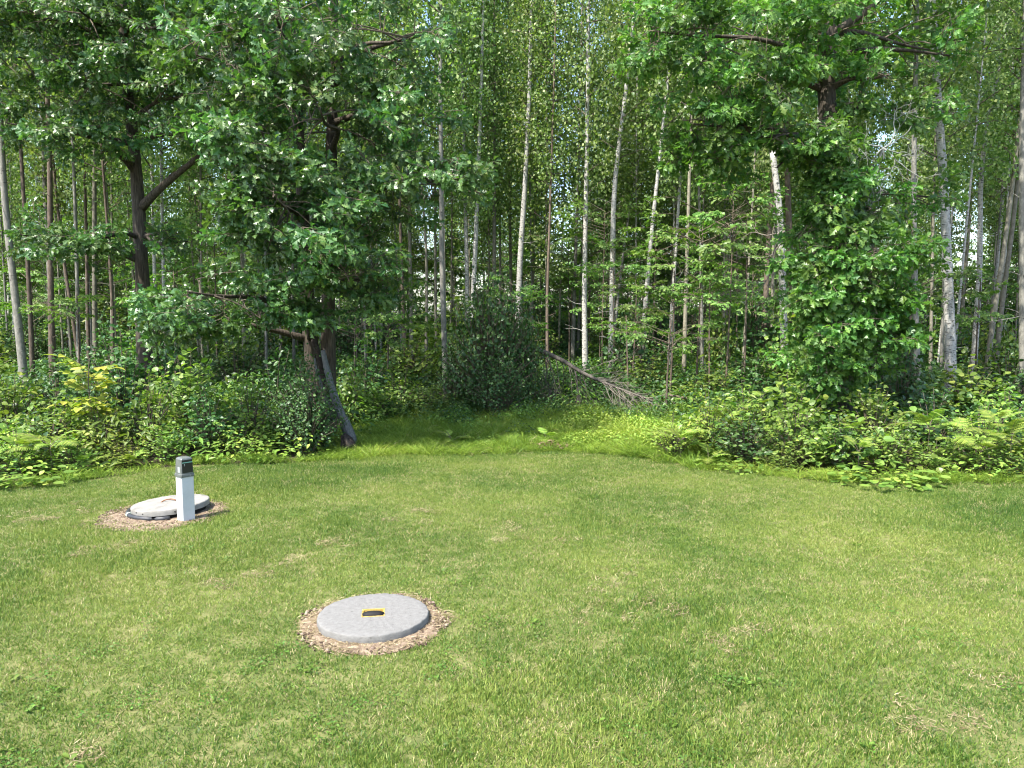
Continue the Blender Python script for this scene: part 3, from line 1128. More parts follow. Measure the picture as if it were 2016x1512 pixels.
def oak(name, label, trunks, Y, blobs, sprays, mleaf, limbs=(), upper=None, cat='tree'):
    """trunks: list of (pixel path bottom to top, r0 m, r1 m); blobs: (px, py, rx px, ry px, Y, ry depth m, count)"""
    base = ground(*trunks[0][0][0])
    p0 = at(*trunks[0][0][0], Y)
    origin = Vector((p0.x, Y, 0))
    t = thing(name, label, cat, origin)
    spine = []
    for path, r0, r1 in trunks:
        W_ = [at(x, y, Y) for x, y in path]
        if W_[0].z > .02:
            W_ = [Vector((W_[0].x, Y, -.15))] + W_
        b = Buf()
        Q = trunk_mesh(b, [w - origin for w in W_], r0, r1)
        link('trunk', b.mesh('trunk', [B_OAK], True), t)
        spine += [Vector(q) for q in Q]
    segs = []
    for path, r0, r1, yy in limbs:
        b = Buf()
        W_ = [at(x, y, Y + (yy - Y) * k / (len(path) - 1)) - origin for k, (x, y) in enumerate(path)]
        Q = trunk_mesh(b, W_, r0, r1, 8, 14, 1.15, .05)
        link('limb', b.mesh('limb', [B_OAK], True), t)
        segs += [Vector(q) for q in Q]
    tw = Buf()
    for (px, py, rx, ry, yy, dy, cnt) in blobs:
        C = at(px, py, yy) - origin
        RX, RZ = rx / FPX * yy, ry / FPX * yy
        # limb feeding this mass of leaves
        cand = [s_ for s_ in spine if s_.z < C.z + .1 and s_.z > .9] or spine
        st = min(cand, key=lambda s_: (s_ - C).length + 1.5 * max(0, C.z - s_.z) * 0)
        mid = st.lerp(C, .5) + Vector((rng.normal(0, .12), rng.normal(0, .12), .12))
        end = C + (C - st).normalized() * RX * .5
        b = Buf()
        Q = trunk_mesh(b, [st, mid, C, end], .045, .010, 6, 12, 1.2, .05)
        link('limb', b.mesh('limb', [B_OAK], True), t)
        fl = [Vector(q) for q in Q[3:]] + segs
        for _ in range(5):
            u = rng.normal(0, 1, 3)
            u = u / np.linalg.norm(u) * rng.uniform(.6, .95)
            e = C + Vector((u[0] * RX, u[1] * dy, u[2] * RZ))
            st2 = Vector(Q[int(rng.integers(4, 11))])
            P2 = smooth_path([st2, st2.lerp(e, .5) + Vector((0, 0, .06)), e], 7)
            tw.tube(P2, list(np.linspace(.013, .005, 7)), 5, 0, cap=False)
            fl += [Vector(q) for q in P2[2:]]
        for _ in range(cnt):
            u = rng.normal(0, 1, 3)
            u = u / np.linalg.norm(u) * rng.uniform(.15, 1) ** .45
            p = C + Vector((u[0] * RX, u[1] * dy, u[2] * RZ))
            q = min(fl, key=lambda s_: (s_ - p).length)
            d_ = p - q
            d_ = d_.normalized()
            d_ = Vector((d_.x, d_.y - .45, d_.z * .35 - .08)) + Vector(rng.normal(0, .22, 3))
            if p.z < .5:
                continue
            d_.normalize()
            p = p - d_ * .26
            place_spray(t, Vector((0, 0, 0)), p, d_, sprays, rng.uniform(.75, 1.15))
            tw.tube([q, q.lerp(p, .5) + Vector((0, 0, .04)), p], [.006, .005, .004], 4, 0, cap=False)
    if tw.n:
        link('branchlets', tw.mesh('branchlets', [B_TWIG]), t, stuff=True)
    if upper:
        cx, cy, z, rx, ry, rz, nc = upper
        link('upper_crown', oak_clump_mesh(mleaf, nc, rx, ry, rz, (cx, cy, z)), t, stuff=True)
    return t


# twin-stemmed oak left of centre
oak('oak_tree', 'twin-stemmed oak left of centre whose leafy boughs hang low over the shrubs',
    [([(640, 872), (628, 800), (612, 700), (606, 600), (598, 450), (590, 300), (584, 174), (572, 60), (560, -80), (560, -260)], .105, .045),
     ([(645, 872), (644, 800), (648, 700), (645, 600), (649, 450), (653, 300), (655, 174), (652, 60), (660, -80), (680, -260)], .105, .045)],
    10.4,
    [(560, 410, 150, 110, 9.0, .55, 50), (660, 520, 95, 70, 9.2, .5, 16), (430, 585, 150, 55, 9.0, .5, 30), (330, 640, 60, 35, 9.2, .35, 7), (560, 640, 55, 45, 9.3, .35, 7),
     (500, 290, 90, 70, 9.2, .6, 20), (720, 400, 110, 90, 9.6, .6, 24), (640, 250, 150, 90, 9.6, .8, 32), (850, 350, 110, 50, 9.6, .6, 16), (940, 350, 45, 25, 9.4, .3, 5),
     (560, 80, 180, 90, 9.6, .9, 36), (760, 90, 150, 80, 9.8, .9, 26), (800, 230, 100, 70, 10.0, .7, 16), (440, 130, 110, 90, 9.6, .7, 18), (740, 560, 55, 60, 9.8, .4, 10)],
    OAK_SPRAYS, M_OAK,
    [([(653, 175), (690, 110), (750, 88), (830, 70)], .05, .015, 9.9), ([(586, 190), (640, 130), (660, 60)], .045, .02, 10.3)],
    (-.9, .7, 7.4, 2.0, 1.9, 2.2, 150))

# oak at the left
oak('oak_tree', 'dark-trunked oak at left with a forked limb rising to the right',
    [([(285, 730), (283, 640), (279, 520), (274, 430), (268, 330), (258, 230), (245, 120), (240, 0), (235, -150)], .135, .06)], 13.2,
    [(200, 170, 170, 80, 12.4, .9, 36), (90, 120, 110, 100, 12.6, .9, 26), (300, 60, 160, 80, 12.2, 1.0, 34), (60, 250, 80, 40, 12.4, .7, 12), (170, 270, 90, 35, 12.2, .6, 14),
     (370, 190, 90, 50, 12.2, .7, 16), (100, 475, 110, 26, 12.0, .6, 18), (200, 470, 40, 22, 12.3, .4, 6), (420, 275, 45, 22, 12.6, .5, 7), (40, 30, 90, 60, 12.2, .8, 16), (330, 470, 50, 20, 12.8, .4, 5), (180, 40, 120, 60, 12.2, .9, 18)],
    OAK_SPRAYS, M_OAK,
    [([(279, 408), (310, 375), (345, 345), (372, 325), (402, 298), (430, 280)], .075, .03, 12.6), ([(270, 350), (250, 320), (225, 300), (200, 295)], .05, .015, 12.8),
     ([(276, 510), (245, 485), (215, 480), (180, 495)], .045, .012, 12.6), ([(284, 460), (305, 480), (340, 478), (370, 475)], .035, .01, 12.8)],
    (0, .3, 8.4, 2.6, 2.4, 2.6, 220))

# oak at the right, leafy down its trunk
oak('oak_tree', 'leafy oak at right with bright sprouts clothing its trunk to the ground',
    [([(1662, 872), (1655, 760), (1648, 640), (1642, 500), (1638, 380), (1630, 250), (1625, 120), (1630, 0), (1640, -160), (1640, -280)], .165, .08)], 10.6,
    [(1450, 130, 150, 110, 9.9, .9, 48), (1340, 70, 100, 80, 10.0, .8, 24), (1400, 250, 90, 60, 10.0, .7, 16), (1500, 270, 110, 60, 10.0, .8, 18), (1620, 60, 120, 70, 10.0, .8, 18), (1780, 90, 110, 60, 10.8, .8, 12), (1790, 215, 90, 35, 10.8, .6, 9),
     (1700, 160, 90, 60, 10.4, .6, 12), (1620, 300, 60, 40, 9.9, .4, 10), (1650, 400, 70, 60, 9.9, .5, 22), (1700, 500, 100, 60, 9.8, .55, 26), (1610, 500, 60, 60, 9.9, .5, 14), (1680, 580, 110, 50, 9.8, .55, 24),
     (1630, 650, 80, 40, 9.8, .5, 16), (1720, 660, 60, 35, 9.8, .4, 12), (1620, 715, 60, 30, 9.7, .4, 10), (1740, 400, 60, 40, 10.2, .4, 8), (1650, 770, 60, 40, 9.9, .4, 12), (1690, 720, 50, 40, 9.9, .4, 8), (1650, 330, 45, 45, 9.9, .35, 10), (1840, 390, 40, 30, 11.2, .4, 3)],
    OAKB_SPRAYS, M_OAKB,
    [([(1630, 70), (1680, 40), (1710, 20), (1740, -10)], .06, .03, 10.3), ([(1640, 260), (1600, 280), (1560, 300), (1530, 330)], .035, .012, 10.2), ([(1640, 110), (1730, 95), (1800, 100), (1870, 110)], .045, .012, 10.8)],
    (.2, .8, 7.6, 2.5, 2.2, 2.4, 200))

# ------------------------------------------------------------------ aspens and birches
CROWN_L = 9.0


def aspen_crown(seed, nb=46, per=95, rmax=1.25, mleaf=None, size=(.055, .090)):
    b = Buf()
    P, D, Nn, Sz = [], [], [], []
    for k in range(nb):
        f = (k + rng.uniform(0, 1)) / nb
        z0 = f * CROWN_L * .97
        prof = (math.sin(math.pi * min(1, (f + .16) / 1.2)) ** .8) * (1 - .35 * f)
        l = rmax * prof * rng.uniform(.55, 1.15)
        a = k * 2.39996 + rng.uniform(-.5, .5)
        d = np.array([math.cos(a), math.sin(a), rng.uniform(.3, .9)])
        d = nrm(d)
        pts = [np.array([0, 0, z0]) + d * l * q + np.array([0, 0, -.12 * l * q * q]) for q in (0, .35, .7, 1)]
        b.tube(pts, [.014, .010, .007, .003], 4, 1, cap=False)
        m_ = int(per * (.4 + .6 * prof) * rng.uniform(.6, 1.3))
        q = rng.uniform(.25, 1.08, m_) ** .7
        spread = .16 + .22 * q[:, None] * l
        c = np.array([0, 0, z0]) + d * l * q[:, None] + rng.normal(0, 1, (m_, 3)) * spread * np.array([.7, .7, .55])
        P.append(c)
        D.append(np.stack([rng.normal(0, .7, m_), rng.normal(0, .7, m_), rng.normal(-.6, .5, m_)], -1))
        Nn.append(np.stack([rng.normal(0, .7, m_), rng.normal(0, .7, m_), rng.normal(.6, .5, m_)], -1) + c * np.array([.9, .9, 0]) / rmax)
        Sz.append(rng.uniform(size[0], size[1], m_))
    leaves(b, ASPEN, np.vstack(P), np.vstack(D), np.vstack(Nn), np.concatenate(Sz), 0)
    return b.mesh('crown', [mleaf or M_ASPEN, B_TWIG])


CROWNS = [aspen_crown(k, int(rng.integers(46, 58)), int(rng.integers(108, 140)), rng.uniform(1.0, 1.45)) for k in range(6)]


def stem_points(z0, z1, lean, bend, n=14):
    a = rng.uniform(0, 6.28)
    out = []
    for i in range(n):
        f = i / (n - 1)
        out.append(Vector((lean[0] * f * (z1 - z0) + bend * math.sin(3.1 * f + a), lean[1] * f * (z1 - z0) + bend * math.cos(2.6 * f + a) * .7, z0 + (z1 - z0) * f)))
    return out


def stub_twigs(b, Q, zlo, zhi, cnt, m=0):
    for _ in range(cnt):
        z = rng.uniform(zlo, zhi)
        i = int(np.argmin([abs(q[2] - z) for q in Q]))
        a = rng.uniform(0, 6.28)
        grow(b, Q[i], (math.cos(a), math.sin(a), rng.uniform(-.15, .6)), rng.uniform(.25, .8), .007, 1, m, .3, .02, (1, 3), (25, 60), (.4, .6), 4, 4)


def pole_mesh(H, r, bark, seed):
    b = Buf()
    P = stem_points(-.1, H, (rng.normal(0, .02), rng.normal(0, .02)), rng.uniform(.03, .14))
    off = P[0].copy()
    P = [Vector((p.x - off.x, p.y - off.y, p.z)) for p in P]
    Q = trunk_mesh(b, P, r, r * .2, 8, 18, 1.3, .04)
    stub_twigs(b, Q, 1.5, 6.0, int(rng.integers(3, 8)))
    return b.mesh('trunk', [bark], True), Q


POLES = {}
for nm, bark in (('birch', B_BIRCH), ('aspen', B_ASPEN), ('grey', B_GREY)):
    POLES[nm] = [pole_mesh(13.5, rng.uniform(.024, .046), bark, k) for k in range(4)]


def traced_tree(path, Y, wpx, bark, label, name='aspen_tree', H=None, crown=True, group='slim trunks of the wood edge', twigs=5, cz=None, broken=False):
    """a slim trunk following a pixel path at its own depth, continued to the ground and up into its crown"""
    pts = sorted([at(x, y, Y) for x, y in path], key=lambda p: p.z)
    lo, lo2 = pts[0], pts[1]
    sl = (lo2.x - lo.x) / max(lo2.z - lo.z, .1)
    basep = Vector((lo.x - sl * lo.z * .6, Y, -.1))
    origin = Vector((basep.x, Y, 0))
    P = [basep] + pts
    H = H or rng.uniform(12.5, 15.5)
    top = pts[-1]
    if not broken and top.z < H:
        sl = (pts[-1].x - pts[-2].x) / max(pts[-1].z - pts[-2].z, .1)
        sl = max(-.12, min(.12, sl))
        k = 5
        for j in range(1, k + 1):
            dz = (H - top.z) * j / k
            P.append(Vector((top.x + sl * dz * (1 - .4 * j / k), Y + .05 * dz * rng.normal(0, .4), top.z + dz)))
    rmid = .5 * wpx / FPX * Y
    zm = float(np.mean([p.z for p in pts]))
    htop = P[-1].z
    r0 = rmid / (1 - .62 * min(.8, zm / max(htop, 6)))
    b = Buf()
    Q = trunk_mesh(b, [p - origin for p in P], r0, r0 * (.22 if not broken else .7), 9, 24, 1.25, .035)
    if twigs:
        stub_twigs(b, Q, 1.0, min(6.5, htop), twigs)
    t = thing(name, label, 'tree', origin, 0, group)
    link('trunk', b.mesh('trunk', [bark], True), t)
    if crown:
        cz = cz or rng.uniform(4.0, 5.4)
        i = int(np.argmin([abs(q[2] - cz) for q in Q]))
        s_ = (htop + .4 - cz) / CROWN_L
        tip = Q[-1]
        e = Matrix(((1, 0, 0), (0, 1, 0), (0, 0, 1)))
        d_ = Vector(tip) - Vector(Q[i])
        o = link('crown', CROWNS[int(rng.integers(6))], t, Vector(Q[i]), d_.to_track_quat('Z', 'Y').to_euler(), (rng.uniform(.85, 1.1), rng.uniform(.85, 1.1), s_), True)
    return t


TR = [
    # path pixels, depth, width px, bark, label
    ([(880, 795), (873, 640), (869, 500), (869, 410), (867, 250), (867, 104)], 14.0, 9.5, B_GREY, 'smooth grey trunk standing alone just left of the dark central bush'),
    ([(1021, 600), (1023, 495), (1030, 437), (1035, 330), (1042, 200), (1044, 115)], 19.5, 10.5, B_BIRCH, 'white birch rising from directly behind the dark central bush'),
    ([(1152, 700), (1150, 623), (1152, 450), (1155, 347), (1157, 174)], 19.0, 9.5, B_BIRCH, 'upright white birch above the upper end of the fallen dead tree'),
    ([(1204, 712), (1204, 645), (1207, 480), (1207, 365), (1220, 278), (1231, 190)], 18.0, 10.5, B_BIRCH, 'tall white birch right of centre bending to the right as it rises'),
    ([(1263, 712), (1265, 658), (1276, 540), (1282, 460), (1290, 390)], 17.5, 8.5, B_BIRCH, 'pale birch leaning right, next right of the tall bending birch'),
    ([(1228, 480), (1245, 380), (1258, 312), (1268, 275)], 23.0, 4.5, B_BIRCH, 'very thin pale stem slanting right behind the bending birch'),
    ([(931, 590), (937, 467), (940, 380), (943, 300)], 20.0, 9, B_BIRCH, 'whitish birch left of the central bush, right one of a close pair'),
    ([(920, 585), (918, 480), (916, 400)], 20.5, 8, B_BIRCH, 'whitish birch left of the central bush, left one of a close pair'),
    ([(838, 730), (840, 624), (840, 485), (832, 392)], 20.0, 5.5, B_ASPEN, 'thin pale pole left of the lone smooth grey trunk'),
    ([(858, 660), (857, 547), (857, 400)], 22.0, 5.5, B_ASPEN, 'thin tan pole close behind the lone smooth grey trunk'),
    ([(809, 620), (808, 537), (805, 410)], 21.0, 7, B_ASPEN, 'tan aspen trunk right of the twin-stemmed oak'),
    ([(797, 690), (794, 620), (788, 450), (786, 357)], 19.0, 6.5, B_BROWN, 'brownish slim trunk right of the twin-stemmed oak, beside the tan one'),
    ([(1006, 560), (1004, 445), (1003, 312)], 24.0, 5.5, B_ASPEN, 'thin tan pole left of the birch behind the central bush'),
    ([(985, 560), (984, 440), (982, 347)], 25.0, 5, B_GREY, 'thin grey pole two steps left of the birch behind the central bush'),
    ([(974, 600), (973, 495), (973, 440)], 21.0, 8, B_ASPEN, 'mottled aspen trunk rising from the left shoulder of the central bush'),
    ([(1047, 590), (1049, 540), (1052, 460)], 23.0, 7, B_ASPEN, 'tan aspen right of the birch behind the central bush'),
    ([(1078, 690), (1076, 610), (1080, 500)], 19.0, 5.5, B_BROWN, 'dark slim stem at the upper end of the fallen dead tree'),
    ([(1100, 670), (1102, 600), (1106, 500)], 23.0, 4, B_ASPEN, 'thin pale pole between the central bush and the upright birch'),
    ([(1128, 690), (1130, 600), (1134, 480)], 22.0, 7, B_GREY, 'grey trunk just left of the upright white birch'),
    ([(1331, 485), (1324, 590), (1318, 690)], 18.0, 7, B_BIRCH, 'pale birch trunk behind the young oak sapling'),
    ([(1354, 460), (1351, 560), (1346, 740)], 17.0, 7.5, B_ASPEN, 'tan trunk just right of the young oak sapling'),
    ([(1379, 500), (1381, 600), (1383, 715)], 18.0, 6, B_GREY, 'grey slim trunk second to the right of the young oak sapling'),
    ([(1505, 640), (1507, 600), (1512, 480), (1520, 380)], 16.0, 10, B_BROWN, 'dark trunk behind the hanging dead branches left of the right oak'),
    ([(1561, 660), (1558, 589), (1556, 520)], 16.5, 13, B_BROWN, 'stout brown trunk close to the left side of the right oak'),
    ([(1807, 772), (1804, 640), (1800, 520), (1798, 380), (1800, 260)], 13.0, 10.5, B_GREY, 'dark grey slender trunk between the right oak and the big right birch'),
    ([(1872, 728), (1868, 589), (1863, 480), (1858, 347), (1851, 264), (1840, 120), (1837, 0)], 14.0, 17, B_BIRCH, 'big pale birch with dark scars standing right of the right oak'),
    ([(1922, 640), (1929, 540), (1931, 450), (1927, 347), (1940, 250), (1958, 190)], 17.0, 9.5, B_BIRCH, 'mottled birch next right of the big scarred birch'),
    ([(1949, 668), (1958, 610), (1983, 450), (1992, 380)], 16.0, 9, B_ASPEN, 'left stem of the slanting pair of tan trunks near the right edge'),
    ([(1964, 670), (1972, 600), (1994, 450), (2003, 360)], 16.2, 8.5, B_ASPEN, 'right stem of the slanting pair of tan trunks near the right edge'),
    ([(2015, 790), (2014, 640), (2013, 480), (2012, 300), (2014, 200)], 12.0, 13, B_GREY, 'grey trunk cut by the right edge of the picture'),
    ([(40, 668), (32, 600), (21, 502), (9, 417), (3, 300), (0, 230)], 12.8, 13, B_GREY, 'grey trunk leaning left at the left edge of the picture'),
    ([(186, 600), (186, 450), (186, 312)], 18.0, 8.5, B_ASPEN, 'straight pale tan trunk left of the dark left oak'),
    ([(92, 450), (88, 380), (86, 320), (84, 260)], 18.0, 7.5, B_GREY, 'grey trunk behind the low dark bough at far left'),
    ([(217, 500), (212, 420), (206, 330)], 19.0, 6, B_ASPEN, 'thin tan trunk between the straight pale trunk and the left oak'),
    ([(101, 655), (100, 590), (99, 526)], 15.0, 11, B_BROWN, 'brown trunk under the low dark bough at far left'),
    ([(61, 660), (59, 600), (55, 530)], 15.5, 8, B_BROWN, 'reddish brown trunk right of the leaning edge trunk'),
    ([(172, 600), (171, 500), (169, 420)], 19.0, 6, B_BROWN, 'thin dark pole touching the left side of the straight pale trunk'),
    ([(153, 620), (152, 540), (150, 470)], 17.0, 7, B_GREY, 'grey trunk a little left of the straight pale trunk'),
    ([(140, 600), (128, 540), (120, 470)], 18.0, 6, B_BROWN, 'dark slim stem leaning left, left of the straight pale trunk'),
    ([(397, 600), (396, 480), (395, 380)], 20.0, 4.5, B_ASPEN, 'thin pale pole right of the left oak and its forked limb'),
    ([(476, 500), (474, 400), (470, 310)], 19.0, 6, B_ASPEN, 'tan trunk glimpsed through the leaves of the twin-stemmed oak'),
    ([(222, 700), (224, 620), (220, 560)], 15.0, 5.5, B_BROWN, 'short dark stem under the left oak'),
]
for k, (path, Y, w, bark, lab) in enumerate(TR):
    traced_tree(path, Y, w, bark, lab, 'birch_tree' if bark is B_BIRCH else 'aspen_tree', twigs=4 + k % 4)
# broken birch snag
traced_tree([(1537, 440), (1534, 400), (1527, 350), (1522, 300), (1520, 292)], 15.0, 9, B_BIRCH, 'broken white birch snag left of the right oak', 'birch_snag', None, False, None, 3, None, True)

# the rest of the wood: slim trunks that nothing tells apart, by zone
ZONES = [(-1e9, 250, 'slim trunk in the wood left of the left oak, one of many alike', 'slim trunks left of the left oak'),
         (250, 600, 'slim trunk between the left oak and the twin-stemmed oak', 'slim trunks between the two left oaks'),
         (600, 900, 'slim trunk between the twin-stemmed oak and lone grey trunk', 'slim trunks right of the twin-stemmed oak'),
         (900, 1300, 'slim trunk deep in the wood behind the birches at centre', 'slim trunks behind the centre birches'),
         (1300, 1640, 'slim trunk in the wood left of the right oak, one of many alike', 'slim trunks left of the right oak'),
         (1640, 1e9, 'slim trunk in the wood right of the right oak, one of many alike', 'slim trunks right of the right oak')]
taken = [(at(p[0][0], p[0][1], Y).x, Y) for p, Y, *_ in TR] + [(-2.4, 10.4), (-6.2, 13.2), (4.5, 10.6)]
placed, tries = 0, 0
GAPS = [(1080, 1130), (1893, 1930), (332, 364), (58, 88), (1690, 1726), (815, 846)]


def in_gap(x, y):
    p_ = CX + x / y * FPX
    return any(a < p_ < c for a, c in GAPS)


while placed < 250 and tries < 6000:
    tries += 1
    Y = 14.5 + 20.5 * rng.uniform(0, 1) ** .75
    X = rng.uniform(-.75, .75) * Y
    if (abs(X) < 4 and Y < 19) or in_gap(X, Y):
        continue
    if any((X - a) ** 2 + (Y - c) ** 2 < (.7 if Y < 22 else .55) for a, c in taken):
        continue
    taken.append((X, Y))
    kind = ['aspen', 'grey', 'birch', 'aspen'][int(rng.integers(4))]
    me, Q = POLES[kind][int(rng.integers(4))]
    px = CX + X / Y * FPX
    lab, grp = next((l, g) for a, c, l, g in ZONES if a <= px < c)
    tone = {'aspen': 'tan', 'grey': 'grey', 'birch': 'whitish'}[kind]
    row = 'in the front rows' if Y < 22 else ('in the middle rows' if Y < 31 else 'far back')
    lab = lab.replace('slim trunk', 'slim ' + tone + ' trunk').replace(', one of many alike', '') + ' ' + row
    s_ = rng.uniform(.75, 1.12)
    t = thing('birch_tree' if kind == 'birch' else 'aspen_tree', lab, 'tree', (X, Y, 0), rng.uniform(0, 6.28), grp, (s_, s_, rng.uniform(.9, 1.12)))
    link('trunk', me, t)
    cz = rng.uniform(2.6, 5.0) if Y > 22 else rng.uniform(3.2, 5.0)
    i = int(np.argmin([abs(q[2] - cz) for q in Q]))
    link('crown', CROWNS[int(rng.integers(6))], t, Vector(Q[i]), (Vector(Q[-1]) - Vector(Q[i])).to_track_quat('Z', 'Y').to_euler(), (1, 1, (13.7 - cz) / CROWN_L), True)
    placed += 1

# the far side of the wood, a mass
b = Buf()
far_parts = []
for k in range(3):
    b = Buf()
    me, Q = POLES[['aspen', 'grey', 'birch'][k]][k]
    far_parts.append(me)
far_lib = library('far_pieces', far_parts + CROWNS[:4])  # understory of the far side is added below
n = 170
FX, FY = rng.uniform(-46, 46, n), rng.uniform(48, 60, n)
pts, rot, scl, ix = [], [], [], []
for x, y in zip(FX, FY):
    if in_gap(x, y):
        continue
    rz = rng.uniform(0, 6.28)
    pts += [(x, y, 0), (x, y, rng.uniform(2.0, 4.5))]
    rot += [(0, 0, rz), (0, 0, rz)]
    scl += [(1, 1, 1), (1.25, 1.25, 1.12)]
    ix += [int(rng.integers(0, 3)), int(rng.integers(3, 7))]
# library order is alphabetical by object name, which follows creation order here
scatter('distant_wood', pts, rot, scl, np.array(ix), far_lib, 'hazy mass of aspens at the far side of the wood', 'wood')


# ------------------------------------------------------------------ shrubs
def shrub_mesh(tpl, mleaf, rx, rz, ntw, per, size, up=.5, tilt=.4, whorl=False, seedlings=0):
    """stems fan from the base; twigs carry leaves alternately"""
    b = Buf()
    stems = []
    P, D, Nn, Sz = [], [], [], []
    for k in range(ntw):
        a = k * 2.39996 + rng.uniform(-.3, .3)
        f = rng.uniform(0, 1) ** .5
        h = rz * (1 - .55 * f * f) * rng.uniform(.55, 1.05)
        end = np.array([math.cos(a) * rx * f * rng.uniform(.8, 1.1), math.sin(a) * rx * f * rng.uniform(.8, 1.1), h])
        st = np.array([end[0] * .12, end[1] * .12, 0])
        mid = st * .35 + end * .55 + np.array([0, 0, .18 * h])
        b.tube([st, (st + mid) / 2 + np.array([0, 0, .05 * h]), mid, end], [.008, .007, .005, .0025], 4, 1, cap=False)
        d = nrm(end - mid + np.array([math.cos(a), math.sin(a), 0]) * .15)
        u = nrm(np.cross(d, [0, 0, 1.0]) + 1e-6)
        l = np.linalg.norm(end - mid)
        for j in range(per):
            q = (j + rng.uniform(0, 1)) / per
            low = rng.uniform() < .30
            if low:
                c = st + (mid - st) * rng.uniform(.25, 1) + rng.normal(0, .06, 3)
            else:
                c = mid + (end - mid) * q * 1.05 + rng.normal(0, .05, 3) * (1 + rx * .3)
            s_ = 1 if j % 2 else -1
            ld = d * rng.uniform(.2, .9) + u * s_ * rng.uniform(.5, 1.1) + rng.normal(0, .25, 3) + np.array([0, 0, -.15])
            P.append(c)
            D.append(ld)
            Nn.append(np.array([c[0] / rx * .7, c[1] / rx * .7, .9]) + rng.normal(0, tilt, 3))
            Sz.append(rng.uniform(*size))
    leaves(b, tpl, P, D, Nn, Sz, 0)
    return b.mesh('foliage', [mleaf, B_TWIG])


def shrub_pair(*a, **k):
    return shrub_mesh(*a, **k)


SHR = {
    'hazel': [shrub_mesh(ROUND, M_SHRUB, .62, 1.0, 46, 16, (.055, .10)) for _ in range(3)],
    'leafy': [shrub_mesh(OVATE, M_SHRUB, .62, 1.0, 50, 18, (.05, .085)) for _ in range(3)],
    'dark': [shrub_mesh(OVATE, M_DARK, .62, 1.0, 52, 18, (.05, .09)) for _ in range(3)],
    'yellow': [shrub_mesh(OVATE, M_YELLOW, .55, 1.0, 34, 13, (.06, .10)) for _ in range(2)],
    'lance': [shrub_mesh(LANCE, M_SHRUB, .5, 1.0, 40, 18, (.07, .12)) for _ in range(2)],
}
SHR['bush'] = [shrub_mesh(OVATE, M_DARK, .62, 1.0, 150, 26, (.032, .052), tilt=.55) for _ in range(2)]  # dark leaf colour also carries the oak crown's shade on these bushes
SHR_LIGHT = [shrub_mesh(OVATE, M_FERN, .6, 1.0, 44, 16, (.045, .08)) for _ in range(2)]
SHR['bright'] = SHR_LIGHT


def stems_mesh(rx, rz):
    b = Buf()
    for k in range(7):
        a = k * .9 + rng.uniform(0, .4)
        e = Vector((math.cos(a) * rx * .45, math.sin(a) * rx * .45, rz * .55))
        b.tube([Vector((e.x * .1, e.y * .1, -.05)), Vector((e.x * .4, e.y * .4, rz * .28)), e], [.011, .009, .006], 5, 0, cap=False)
    return b.mesh('stems', [B_BROWN], True)


STEMS = [stems_mesh(.6, 1.0) for _ in range(3)]


def shrub(px, py_top, Y, wpx, kind, label, name='shrub', group='shrubs along the lawn edge', depth=1.0, cat='shrub'):
    """px: centre column, py_top: top of the plant in the photograph at depth Y, wpx: width"""
    top = at(px, py_top, Y)
    h = max(top.z, .22) * 1.32
    w = wpx / FPX * Y / 1.24
    t = thing(name, label, cat, (top.x, Y, float(gz(top.x, Y))), rng.uniform(0, 6.28), group, (w, w * depth, h))
    ms = SHR[kind]
    link('stems', STEMS[int(rng.integers(3))], t)
    link('foliage', ms[int(rng.integers(len(ms)))], t, stuff=True)
    return t


LEFT = [
    (20, 760, 9.6, 170, 'hazel', 'round-leaved shrub at the left picture edge behind the ferns'),
    (110, 735, 10.2, 190, 'dark', 'dark shrub behind the yellow-green sapling at far left'),
    (95, 800, 8.9, 170, 'leafy', 'mid-green leafy shrub below and left of the yellow-green sapling'),
    (200, 810, 8.8, 170, 'bright', 'bright yellow-green shrub right under the yellow-green sapling'),
    (290, 770, 9.3, 180, 'leafy', 'leafy shrub right of the yellow-green sapling'),
    (240, 690, 11.0, 200, 'dark', 'dark shrub around the foot of the left oak'),
    (370, 735, 9.9, 190, 'hazel', 'round-leaved shrub under the low-hanging oak bough'),
    (410, 800, 9.1, 170, 'dark', 'dark glossy shrub behind and right of the white post'),
    (330, 850, 8.75, 130, 'leafy', 'low leafy shrub directly behind the white post'),
    (490, 770, 9.7, 170, 'leafy', 'tall leafy shrub midway between the post and the twin-stemmed oak'),
    (470, 840, 9.1, 140, 'bright', 'light green low shrub right of the post at the lawn edge'),
    (540, 720, 10.6, 170, 'dark', 'dark shrub just left of the twin-stemmed oak trunks'),
    (560, 800, 9.5, 130, 'lance', 'narrow-leaved shrub near the leaning grey wood'),
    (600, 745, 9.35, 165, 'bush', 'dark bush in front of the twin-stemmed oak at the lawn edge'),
    (30, 850, 8.2, 140, 'bright', 'pale green low shrub in the bottom left of the thicket'),
    (140, 870, 8.3, 120, 'leafy', 'low leafy shrub among ferns at the left lawn edge'),
    (245, 880, 8.5, 110, 'bright', 'small light shrub left of the post at the lawn edge'),
    (-60, 790, 8.9, 160, 'leafy', 'leafy shrub partly cut off by the left edge'),
]
for a in LEFT:
    shrub(*a)
